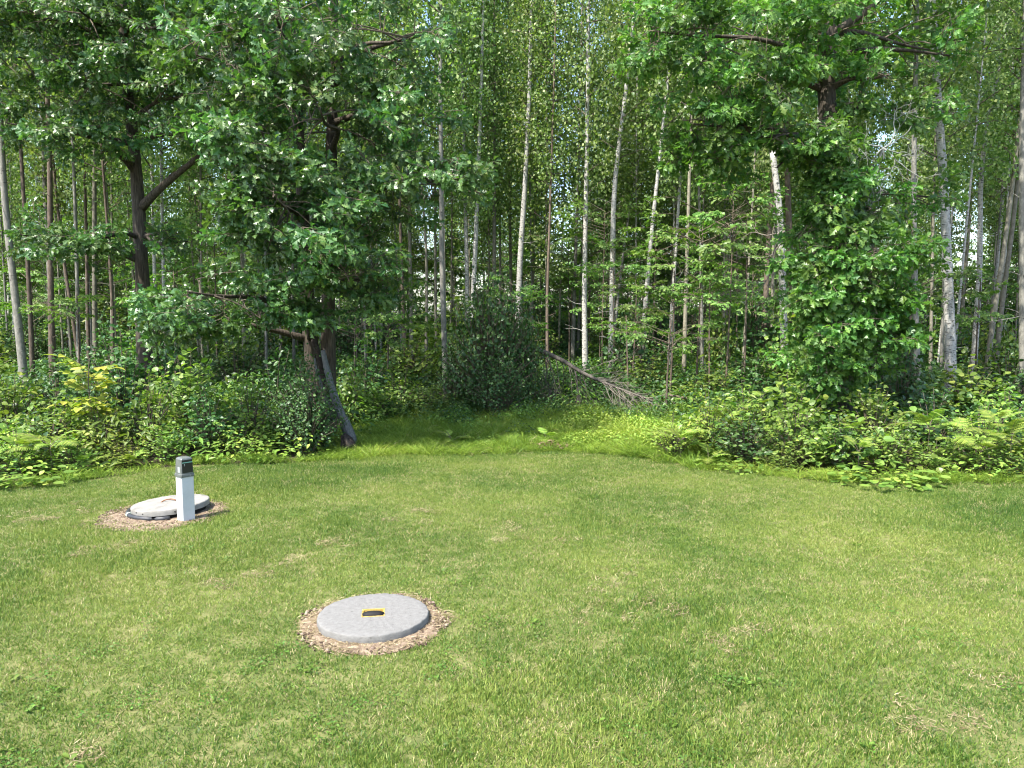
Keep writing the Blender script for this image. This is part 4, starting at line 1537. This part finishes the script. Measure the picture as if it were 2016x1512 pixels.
RIGHT = [
    (1330, 835, 9.0, 120, 'bright', 'light yellow-green shrub at the left end of the right-hand thicket'),
    (1400, 800, 9.2, 150, 'bright', 'feathery pale shrub left of the dark glossy bush on the right'),
    (1470, 775, 9.6, 170, 'lance', 'tall narrow-leaved shrub behind the right-hand thicket'),
    (1470, 825, 8.7, 170, 'dark', 'dark glossy bush bulging over the lawn on the right'),
    (1570, 820, 8.6, 170, 'leafy', 'leafy bush before the right oak, next to the dark glossy one'),
    (1560, 770, 9.3, 170, 'hazel', 'round-leaved bush just left of the right oak trunk'),
    (1660, 840, 8.4, 150, 'dark', 'dark low bush directly in front of the right oak'),
    (1720, 790, 9.2, 170, 'leafy', 'leafy bush just right of the right oak trunk'),
    (1750, 850, 8.3, 150, 'leafy', 'low bush right of the right oak at the lawn edge'),
    (1840, 800, 9.0, 170, 'dark', 'dark bush behind the bracken on the right'),
    (1930, 820, 8.6, 170, 'bright', 'pale green bush near the right edge among bracken'),
    (1990, 790, 9.2, 170, 'leafy', 'leafy bush at the right edge below the cut-off grey trunk'),
    (1850, 880, 8.1, 130, 'lance', 'low narrow-leaved plant under the bracken on the right'),
    (1960, 890, 7.95, 130, 'leafy', 'low leafy bush in the bottom right of the thicket'),
    (1540, 880, 8.35, 110, 'leafy', 'small low bush at the lawn edge under the dark glossy one'),
    (2070, 830, 8.4, 160, 'bright', 'pale bush partly cut off by the right edge'),
    (1780, 720, 11.2, 170, 'dark', 'dark shrub behind the right oak at the foot of the dark grey trunk'),
    (1900, 735, 11.5, 190, 'hazel', 'round-leaved shrub at the foot of the big scarred birch'),
    (1990, 720, 12.0, 180, 'dark', 'dark shrub at right edge behind the bracken'),
]
for a in RIGHT:
    shrub(*a)

# dark bush at the centre
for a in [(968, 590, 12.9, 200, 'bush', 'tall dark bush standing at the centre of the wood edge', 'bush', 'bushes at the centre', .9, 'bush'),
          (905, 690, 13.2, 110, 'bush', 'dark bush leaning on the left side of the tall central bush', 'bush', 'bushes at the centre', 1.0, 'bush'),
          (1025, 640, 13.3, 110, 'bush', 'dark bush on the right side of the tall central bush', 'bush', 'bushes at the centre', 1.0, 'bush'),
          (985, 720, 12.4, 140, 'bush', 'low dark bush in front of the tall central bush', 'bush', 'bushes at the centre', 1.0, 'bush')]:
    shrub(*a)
# shrubs between the oak and the centre
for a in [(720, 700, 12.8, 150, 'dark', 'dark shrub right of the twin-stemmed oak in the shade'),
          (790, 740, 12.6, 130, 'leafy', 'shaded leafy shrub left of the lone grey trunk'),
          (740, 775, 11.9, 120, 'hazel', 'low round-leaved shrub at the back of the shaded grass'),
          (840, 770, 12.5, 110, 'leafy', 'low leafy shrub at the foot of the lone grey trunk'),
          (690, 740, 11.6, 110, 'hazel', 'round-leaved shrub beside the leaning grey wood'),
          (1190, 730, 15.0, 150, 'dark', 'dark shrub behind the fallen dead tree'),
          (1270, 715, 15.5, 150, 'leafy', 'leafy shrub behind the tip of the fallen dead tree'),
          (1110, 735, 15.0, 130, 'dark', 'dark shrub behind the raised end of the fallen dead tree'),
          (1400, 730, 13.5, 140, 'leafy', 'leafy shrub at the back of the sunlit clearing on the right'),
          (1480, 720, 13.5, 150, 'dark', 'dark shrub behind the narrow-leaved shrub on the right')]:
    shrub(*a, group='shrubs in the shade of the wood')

# shrubs deeper in the wood
zone_lab = [(-1e9, 250, 'shrub in the shade left of the left oak'), (250, 600, 'shrub in the shade between the two left oaks'), (600, 900, 'shaded shrub in the wood right of the twin-stemmed oak'),
            (900, 1300, 'shaded shrub in the wood behind the central bush'), (1300, 1640, 'shaded shrub in the wood left of the right oak'), (1640, 1e9, 'shaded shrub in the wood right of the right oak')]
for k in range(170):
    Y = 13 + 22 * rng.uniform(0, 1) ** .8
    X = rng.uniform(-.74, .74) * Y
    px = CX + X / Y * FPX
    if 1000 < px < 1330 and Y < 16.5:
        continue
    lab = next(l for a, c, l in zone_lab if a <= px < c)
    kind = ['dark', 'dark', 'dark', 'hazel', 'leafy'][int(rng.integers(5))]  # mostly dark leaves: the wood's inner shade is put into leaf colour
    w, h = rng.uniform(.9, 1.7), rng.uniform(.9, 2.3)
    grp = lab.replace('shrub', 'shrubs', 1)
    lab = ('tall ' if h > 1.6 else 'low ') + {'dark': 'dark ', 'leafy': 'mid-green ', 'hazel': 'round-leaved '}[kind] + lab.replace('shaded ', '') + (', near the lawn' if Y < 17 else (', half way back' if Y < 25 else ', far back'))
    t = thing('shrub', lab, 'shrub', (X, Y, 0), rng.uniform(0, 6.28), grp, (w, w, h))
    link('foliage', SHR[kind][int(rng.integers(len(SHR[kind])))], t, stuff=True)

# low leafy undergrowth over the forest floor
def tuft(tpl, mleaf, n, r, h, size):
    b = Buf()
    P, D, Nn = [], [], []
    a, q = rng.uniform(0, 6.28, n), rng.uniform(0, 1, n) ** .5 * r
    P = np.stack([np.cos(a) * q, np.sin(a) * q, rng.uniform(.15, 1, n) * h * (1 - .5 * (q / r) ** 2)], -1)
    D = np.stack([np.cos(a) + rng.normal(0, .6, n), np.sin(a) + rng.normal(0, .6, n), rng.normal(-.1, .3, n)], -1)
    Nn = np.stack([rng.normal(0, .4, n), rng.normal(0, .4, n), np.ones(n)], -1)
    leaves(b, tpl, P, D, Nn, rng.uniform(size[0], size[1], n), 0)
    return b.mesh('tuft', [mleaf])


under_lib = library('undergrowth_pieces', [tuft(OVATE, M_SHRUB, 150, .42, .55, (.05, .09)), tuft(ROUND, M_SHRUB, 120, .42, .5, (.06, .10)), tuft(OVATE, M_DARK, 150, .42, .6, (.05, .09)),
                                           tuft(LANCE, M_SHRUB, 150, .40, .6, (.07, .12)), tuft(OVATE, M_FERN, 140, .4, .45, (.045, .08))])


def under_points():
    X = rng.uniform(-30, 30, 9000)
    Y = rng.uniform(7.4, 38, 9000)
    keep = (np.abs(X) < .72 * Y + 1.2) & (Y > edge_y(X) + .16)
    core = (X > -2.3) & (X < 2.3 + .2 * (Y - 9)) & (Y < 12.6)
    keep &= ~core
    keep &= (rng.uniform(0, 1, len(X)) < np.clip(1.2 - Y / 45, .3, 1))
    X3, Y3 = rng.uniform(-2.2, 2.6, 240), rng.uniform(9.2, 12.9, 240)
    k3 = (Y3 > edge_y(X3) + .25) & ((X3 > .35) | (Y3 > 11.3) | (rng.uniform(0, 1, 240) < .12))
    return np.concatenate([X[keep], X3[k3]]), np.concatenate([Y[keep], Y3[k3]])


X, Y = under_points()
n = len(X)
fr = np.clip((Y - edge_y(X)) / .9, .35, 1)
ix = np.where((Y < edge_y(X) + 1.4) & (rng.uniform(0, 1, n) < .35), 4, rng.integers(0, 4, n))
s = rng.uniform(.7, 1.3, n)
strip = (X > -2.3) & (X < 2.5) & (Y < 12.9)
ix = np.where((Y > edge_y(X) + 2.6) & (rng.uniform(0, 1, n) < .65), 2, ix)  # darker tufts farther back paint in the shade of the wood
ix = np.where(strip & (X > .35) & (Y < 11.6), 4, ix)  # bright weeds; their pale leaf colour also adds sunlight to the strip's right side
s = np.where(strip, s * .52, s)
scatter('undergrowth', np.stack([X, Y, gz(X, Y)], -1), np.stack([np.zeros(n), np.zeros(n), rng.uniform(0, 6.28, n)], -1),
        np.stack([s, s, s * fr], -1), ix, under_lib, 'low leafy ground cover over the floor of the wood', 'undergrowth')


# ------------------------------------------------------------------ ferns
def frond_mesh(L=.7, arch=.5, wid=.42):
    b = Buf()
    n = 26
    pts = []
    for i in range(n + 1):
        f = i / n
        pts.append(np.array([L * (f - .12 * f * f), 0, L * arch * (1.35 * f - 1.05 * f * f)]))
    b.tube(pts, [.0045 * (1 - .8 * i / n) + .001 for i in range(n + 1)], 4, 1, cap=False)
    tpl = strip_leaf([0, .12, .2, .3, .38, .48, .56, .68, .76, .88, 1.0],
                     [(0, .02), (.02, .115), (0, .03), (.02, .115), (0, .03), (.02, .10), (0, .025), (.02, .08), (0, .02), (.02, .04), (0, 0)], .1, -.12)
    P, D, Nn, Sz = [], [], [], []
    for i in range(6, n + 1):
        f = i / n
        w = wid * L * (1.12 - f) ** .85 * min(1, (f - .12) * 6)
        tg = nrm(pts[i] - pts[i - 1])
        up = np.array([-tg[2], 0, tg[0]])
        for s_ in (1, -1):
            P.append(pts[i] + np.array([0, 0, 0]))
            D.append(np.array([0, s_, 0]) + tg * .45 + up * -.08 + rng.normal(0, .05, 3))
            Nn.append(up + rng.normal(0, .08, 3))
            Sz.append(max(w, .02))
    leaves(b, tpl, P, D, Nn, Sz, 0)
    return b.mesh('frond', [M_FERN, B_TWIG])


FRONDS = [frond_mesh(.7, a, w) for a, w in ((.45, .36), (.7, .34), (.9, .33), (.3, .38))]


def fern(px, py_base, Y, hpx, nfr, label, group='bracken ferns', yaw=None):
    base = at(px, py_base, Y)
    z = max(0.0, base.z) if base.z > .15 else 0.0
    s_ = hpx / FPX * Y / .68
    t = thing('fern', label, 'fern', (base.x, Y, 0), rng.uniform(0, 6.28), group)
    for k in range(nfr):
        a = k * 6.283 / nfr + rng.uniform(-.3, .3)
        zz = z * rng.uniform(.85, 1.1) + .06
        link('frond', FRONDS[int(rng.integers(4))], t, (0, 0, zz), (rng.normal(0, .15), rng.normal(-.1, .2), a), s_ * rng.uniform(.75, 1.15))
    if z > .15:
        b = Buf()
        b.tube([(0, 0, -.03), (.01, 0, z * .5), (0, 0, z * 1.05)], [.006, .005, .004], 5)
        link('stalk', b.mesh('stalk', [B_TWIG]), t)
    return t


for a in [
    (890, 870, 9.9, 52, 7, 'bracken fern standing alone in the shaded grass left of centre'),
    (1075, 868, 10.0, 50, 5, 'small bracken fern at the meeting of shaded and sunlit grass'),
    (1130, 850, 10.6, 30, 4, 'low fern in the sunlit grass right of the small bracken'),
    (1340, 880, 8.8, 70, 8, 'bracken at the left end of the right-hand thicket'),
    (1395, 890, 8.6, 60, 7, 'bracken before the feathery pale shrub on the right'),
    (1430, 850, 9.0, 60, 6, 'bracken rising behind the dark glossy bush'),
    (1690, 900, 7.95, 55, 6, 'bright yellow bracken in front of the right oak'),
    (1660, 860, 8.2, 50, 5, 'dull bracken frond tuft left of the bright yellow one'),
    (1830, 850, 8.3, 80, 8, 'tall bracken fern standing over the thicket on the right'),
    (1880, 870, 8.1, 70, 7, 'bracken just right of the tall one'),
    (1930, 900, 7.9, 70, 8, 'spreading bracken near the right edge'),
    (1990, 880, 7.9, 70, 7, 'bracken at the right picture edge'),
    (1965, 850, 8.3, 60, 7, 'bracken behind the spreading one at right'),
    (100, 890, 8.1, 75, 7, 'bracken with arching fronds in the left thicket'),
    (40, 900, 8.0, 60, 6, 'bracken in the far left corner of the thicket'),
    (160, 905, 8.2, 50, 6, 'small bracken right of the arching one in the left thicket'),
    (255, 900, 8.4, 45, 6, 'small bracken just left of the white post'),
    (1300, 860, 9.4, 45, 6, 'small fern at the right end of the sunlit grass'),
    (1500, 800, 9.4, 45, 6, 'fern behind the dark glossy bush on the right'),
]:
    fern(*a)

# yellow-green sapling on the left
t0 = at(180, 850, 9.0)
t = thing('sapling', 'yellow-green sapling with compound leaves rising from the left thicket', 'sapling', (t0.x, 9.0, 0))
b = Buf()
top = at(180, 705, 9.0)
H = top.z
Q = trunk_mesh(b, [(0, 0, -.05), (.03, 0, H * .4), (-.02, 0, H * .7), (0.02, 0, H)], .014, .005, 6, 10, 1.1, 0)
link('stem', b.mesh('stem', [B_TWIG], True), t)


def compound(nl=7, L=.32, mleaf=M_YELLOW):
    b = Buf()
    b.tube([(0, 0, 0), (L * .5, 0, .02), (L, 0, -.03)], [.003, .0025, .0015], 4, 1, cap=False)
    P, D, Nn, Sz = [], [], [], []
    for k in range(nl // 2):
        f = .35 + .55 * k / max(1, nl // 2 - 1) * .9
        for s_ in (1, -1):
            P.append((L * f, 0, .01))
            D.append((.45, s_, -.15))
            Nn.append((rng.normal(0, .15), rng.normal(0, .15), 1))
            Sz.append(rng.uniform(.10, .14))
    P.append((L, 0, -.03))
    D.append((1, 0, -.2))
    Nn.append((0, 0, 1))
    Sz.append(.13)
    leaves(b, OVATE, P, D, Nn, Sz, 0)
    return b.mesh('compound_leaf', [mleaf, B_TWIG])


COMP = [compound() for _ in range(4)]
for k in range(26):
    f = rng.uniform(.45, 1.0)
    a = k * 2.4
    q = Vector(Q[min(9, int(f * 9))])
    m3 = basis((math.cos(a), math.sin(a), rng.uniform(.05, .7)))
    link('compound_leaf', COMP[k % 4], t, q, m3.to_euler(), rng.uniform(.8, 1.2))

# ------------------------------------------------------------------ understory saplings
def young_crown(mlist, n, rx, rz, zc):
    """joined tiers of sprays"""
    b = Buf()
    for _ in range(n):
        u = rng.normal(0, 1, 3)
        u = u / np.linalg.norm(u) * rng.uniform(.2, 1) ** .5
        p = np.array([u[0] * rx, u[1] * rx, zc + u[2] * rz])
        me = mlist[int(rng.integers(len(mlist)))]
        nv = len(me.vertices)
        co = np.empty(nv * 3)
        me.vertices.foreach_get('co', co)
        co = co.reshape(-1, 3)
        nf = len(me.polygons)
        fi = np.empty(nf * 3, np.int32)
        me.loops.foreach_get('vertex_index', fi)
        mi = np.empty(nf, np.int32)
        me.polygons.foreach_get('material_index', mi)
        d_ = Vector((u[0], u[1], .12 * u[2] + rng.normal(0, .08)))
        m3 = np.array(basis(d_))
        V = co @ m3.T * rng.uniform(.7, 1.05) + p
        b.V.append(V)
        b.F.append(fi.reshape(-1, 3) + b.n)
        b.M.append(mi.astype(int))
        b.n += nv
        b.tube([(0, 0, max(.4, p[2] - .25)), tuple(p)], [.008, .004], 4, 1, cap=False)
    return b.mesh('crown', [M_MAPLE, B_TWIG])


YC = [young_crown(MAPLE_SPRAYS, 20, .8, .55, 2.1), young_crown(MAPLE_SPRAYS, 16, .7, .8, 2.2), young_crown(MAPLE_SPRAYS, 24, .9, .9, 2.3), young_crown(MAPLE_SPRAYS, 14, .9, .35, 2.0)]


def young(px, py, Y, s_, k, label, group='understory saplings'):
    """py: centre of its crown"""
    c = at(px, py, Y)
    z = c.z
    zc = (2.1, 2.2, 2.3, 2.0)[k]
    t = thing('sapling', label, 'sapling', (c.x, Y, 0), rng.uniform(0, 6.28), group)
    b = Buf()
    trunk_mesh(b, stem_points(-.06, z + .3 * s_, (0, 0), .03, 9), .022, .008, 6, 12, 1.2, .03)
    link('trunk', b.mesh('trunk', [B_BROWN], True), t)
    link('crown', YC[k], t, (0, 0, z - zc * s_), (0, 0, 0), s_, True)
    return t


for a in [
    (1318, 655, 12.6, .72, 3, 'young oak sapling with pale layered leaves at the tip of the fallen dead tree'),
    (1380, 480, 14.5, 1.15, 2, 'bright leafy sapling left of the right oak at mid height'),
    (1440, 420, 14.0, .95, 0, 'bright layered sapling crown nearest left of the right oak'),
    (1250, 580, 16.0, .75, 1, 'sapling with light leaves before the bending birch'),
    (1210, 520, 17.0, .8, 0, 'sapling in front of the two centre birches'),
    (1290, 480, 17.5, .8, 3, 'small sapling between the leaning birch and the right-hand saplings'),
    (760, 590, 14.0, .9, 1, 'shaded sapling right of the twin-stemmed oak'),
    (900, 620, 15.5, .8, 1, 'shaded sapling behind the left part of the central bush'),
    (1010, 600, 16.0, .8, 2, 'shaded sapling behind the central bush'),
    (150, 600, 12.5, .6, 3, 'low pale sapling under the left oak boughs'),
    (340, 560, 15.5, .9, 1, 'shaded sapling right of the left oak trunk'),
    (1800, 560, 14.0, .9, 3, 'sapling between the dark grey trunk and the big scarred birch'),
    (1930, 580, 15.0, .9, 1, 'sapling behind the big scarred birch'),
    (1480, 560, 16.0, .9, 1, 'shaded sapling behind the hanging dead branches'),
    (700, 640, 13.5, .7, 3, 'low shaded sapling close right of the twin trunks'),
    (1120, 500, 21.0, 1.0, 1, 'far sapling between the birch pair at centre'),
    (420, 480, 17.0, 1.0, 2, 'shaded sapling right of the forked limb of the left oak'),
    (60, 560, 17.0, 1.0, 1, 'shaded sapling at far left behind the edge trunk'),
    (1325, 560, 14.5, .85, 0, 'bright sapling just above the young oak sapling'),
    (1235, 640, 14.8, .6, 3, 'low bright sapling above the middle of the fallen dead tree'),
    (1470, 500, 13.6, .8, 3, 'flat bright sapling spreading toward the right oak'),
    (1400, 570, 13.8, .7, 0, 'bright sapling under the flat spreading one'),
    (1190, 440, 18.5, .9, 2, 'leafy young tree between the upright birch and the bending birch'),
]:
    young(*a)
# second tier of young trees deep in the wood
for k in range(46):
    Y = 18 + 20 * rng.uniform(0, 1)
    X = rng.uniform(-.72, .72) * Y
    px = CX + X / Y * FPX
    lab = next(l for a, c, l in zone_lab if a <= px < c).replace('shrub', 'sapling')
    kk = int(rng.integers(4))
    s_ = rng.uniform(.9, 1.5)
    t = thing('sapling', lab + ', deep among the trunks', 'sapling', (X, Y, 0), rng.uniform(0, 6.28), 'saplings ' + lab, s_)
    b = Buf()
    trunk_mesh(b, stem_points(-.06, 2.6, (0, 0), .03, 7), .02, .008, 5, 8, 1.2, 0)
    link('trunk', b.mesh('trunk', [B_BROWN], True), t)
    link('crown', YC[kk], t, stuff=True)

# leafy understory filling the back of the wood
back_lib = library('back_pieces', [SHR['dark'][0], SHR['dark'][1], SHR['leafy'][2], YC[1], YC[2]])
n = 520
BY = 26 + 34 * rng.uniform(0, 1, n)
BX = rng.uniform(-.76, .76, n) * BY
bi = rng.integers(0, 5, n)
bs = np.where(bi < 3, rng.uniform(1.6, 2.8, n), rng.uniform(1.2, 1.9, n))
scatter('woodland_understory', np.stack([BX, BY, np.zeros(n)], -1), np.stack([np.zeros(n), np.zeros(n), rng.uniform(0, 6.28, n)], -1),
        np.stack([bs, bs, bs * rng.uniform(.8, 1.3, n)], -1), bi, back_lib, 'leafy understory filling the back of the wood between far trunks', 'understory')

# ------------------------------------------------------------------ dead wood
# split weathered stem leaning against the twin oak
t0 = at(655, 800, 9.95)
t = thing('dead_log', 'weathered grey split stem leaning against the twin-stemmed oak', 'log', (t0.x, 9.95, 0))
O = Vector((t0.x, 9.95, 0))
b = Buf()
P = [at(x, y, 10.05 - .35 * k / 6) - O for k, (x, y) in enumerate([(636, 690), (645, 735), (654, 765), (662, 795), (673, 820), (686, 850), (694, 876)])]
b.tube(smooth_path(P, 16), list(np.linspace(.030, .075, 16)), 9, 0, .12)
link('main_split', b.mesh('main_split', [B_WEATHERED], True), t)
b = Buf()
P = [at(x, y, 10.0) - O for x, y in [(619, 705), (623, 730), (630, 752), (637, 772), (648, 800), (652, 828)]]
b.tube(smooth_path(P, 14), list(np.linspace(.012, .040, 14)), 7, 0, .12)
link('splinter', b.mesh('splinter', [B_WEATHERED], True), t)
b = Buf()
P = [at(x, y, 10.12) - O for x, y in [(616, 668), (628, 700), (634, 725), (642, 760), (655, 790)]]
b.tube(smooth_path(P, 12), list(np.linspace(.03, .06, 12)), 7, 0, .12)
link('hollow_core', b.mesh('hollow_core', [B_CHAR], True), t)

g = at(681, 872, 9.45)
t = thing('rotten_stump', 'small black rotten stump beside the foot of the leaning grey stem', 'stump', (g.x, 9.5, 0))
b = Buf()
b.tube([(0, 0, -.05), (.01, 0, .05), (-.01, .02, .13), (-.05, .03, .20)], [.10, .10, .08, .04], 10, 0, .22)
link('stump', b.mesh('stump', [B_CHAR], True), t)
b = Buf()
b.tube([(.02, -.07, .03), (.05, -.10, .10), (.0, -.08, .16)], [.03, .035, .02], 7, 0, .2)
link('root_knob', b.mesh('root_knob', [B_BROWN], True), t)

# fallen dead tree
A, Bp = at(1064, 690, 13.6), at(1285, 790, 12.4)
t = thing('fallen_tree', 'fallen dead tree slanting down to the right with bare drooping twigs', 'dead tree', (Bp.x, Bp.y, 0))
O = Vector((Bp.x, Bp.y, 0))
b = Buf()
path = [A + Vector((-.35, .15, .12)), A, at(1110, 710, 13.4), at(1150, 737, 13.1), at(1200, 757, 12.9), at(1245, 775, 12.6), Bp]
Qf = smooth_path([p - O for p in path], 20)
b.tube(Qf, list(np.linspace(.050, .012, 20)), 8, 0, .06)
link('trunk', b.mesh('trunk', [B_FALLEN], True), t)
axis = (Bp - A).normalized()
for k in range(52):
    f = rng.uniform(.02, 1)
    i = min(19, int(f * 19))
    b = Buf()
    if f < .55:
        d_ = axis * rng.uniform(-.1, .7) + Vector((rng.normal(0, .35), rng.normal(-.15, .4), rng.uniform(-1.0, -.35)))
        L, gv = rng.uniform(.6, 1.3), .12
    else:
        d_ = axis * rng.uniform(.6, 1.2) + Vector((rng.normal(0, .2), rng.normal(-.1, .5), rng.uniform(-.35, .5)))
        L, gv = rng.uniform(.5, 1.0), .04
    if k < 5:
        d_ = Vector((1, rng.normal(0, .3), rng.uniform(-.05, .22)))
        L, gv = rng.uniform(.8, 1.2), .02
        i = 9 + k
    L = min(L, max(.35, Qf[i][2] * 1.45))
    grow(b, Qf[i], d_, L, .008, 2, 0, .30, gv, (2, 4), (20, 55), (.4, .75), 7, 5, None, .0026)
    link('branch', b.mesh('branch', [B_FALLEN if f < .6 else B_DEAD], True), t)
# thin log lying to the right of it
A2, B2 = at(1318, 778, 12.4), at(1420, 792, 12.6)
t = thing('fallen_branch', 'thin dark branch lying on the grass right of the fallen tree', 'branch', ((A2.x + B2.x) / 2, 12.5, 0))
O = Vector(t.location)
b = Buf()
b.tube([A2 - O, (A2 + B2) / 2 - O + Vector((0, 0, -.02)), B2 - O], [.018, .022, .012], 6, 0, .05)
link('stick', b.mesh('stick', [B_BROWN], True), t)


def dead_branch(label, start, Y, dirs, L, r, seed, bark, kids=(3, 5)):
    p = at(*start, Y)
    t = thing('dead_branch', label, 'branch', p)
    for d_ in dirs:
        b = Buf()
        l = L * (d_[3] if len(d_) > 3 else 1)
        grow(b, (0, 0, 0), Vector(d_[:3]), l, r, 2, 0, .5, .02, kids, (25, 65), (.45, .75), 8, 5, None, .0024)
        link('branch', b.mesh('branch', [bark], True), t)
    return t


dead_branch('bare lichen-grey dead branch spraying out right of the right oak trunk', (1738, 292), 9.7,
            [(.5, -.1, -.15, 1.0), (-.55, 0, .25, .9), (.6, 0, .35, 1.1), (-.35, -.1, -.8, 1.0), (-.2, 0, -1, 1.2), (.25, -.1, -1, 1.0), (.8, -.1, -.45, 1.1), (-.8, 0, -.4, .7), (.9, 0, .1, 1.2)], .58, .011, 1, B_LICHEN, (3, 6))
dead_branch('pale dead branch hanging down left of the right oak', (1545, 455), 11.5,
            [(-.3, 0, -1, 1.4), (-.1, 0, -1, 1.6), (-.6, 0, -.7, 1.0), (-.5, 0, -1, 1.5), (-.9, 0, -.25, .9)], .8, .013, 2, B_DEAD, (3, 5))
dead_branch('thin dead twigs in the shade behind the pale hanging branch', (1500, 420), 13.5, [(-.9, 0, -.3, 1), (-1, 0, .05, 1), (-.7, 0, -.6, 1), (.6, 0, -.4, .8)], 1.0, .009, 3, B_TWIG, (3, 6))

# heap of dry leaves on the lawn edge
g = ground(1085, 882)
t = thing('leaf_heap', 'small heap of dry brown leaves where lawn meets the sunlit grass', 'leaves', (g.x, g.y, 0))
b = Buf()
n = 190
a, q = rng.uniform(0, 6.28, n), rng.uniform(0, 1, n) ** .6
P = np.stack([np.cos(a) * q * .24, np.sin(a) * q * .26, .05 * (1 - q * q) + rng.uniform(.01, .05, n)], -1)
leaves(b, OVATE, P, np.stack([np.cos(a * 3), np.sin(a * 3), rng.normal(0, .2, n)], -1), np.stack([rng.normal(0, .5, n), rng.normal(0, .5, n), np.ones(n)], -1), rng.uniform(.022, .042, n))
link('dry_leaves', b.mesh('dry_leaves', [M_DEADLEAF]), t, stuff=True)
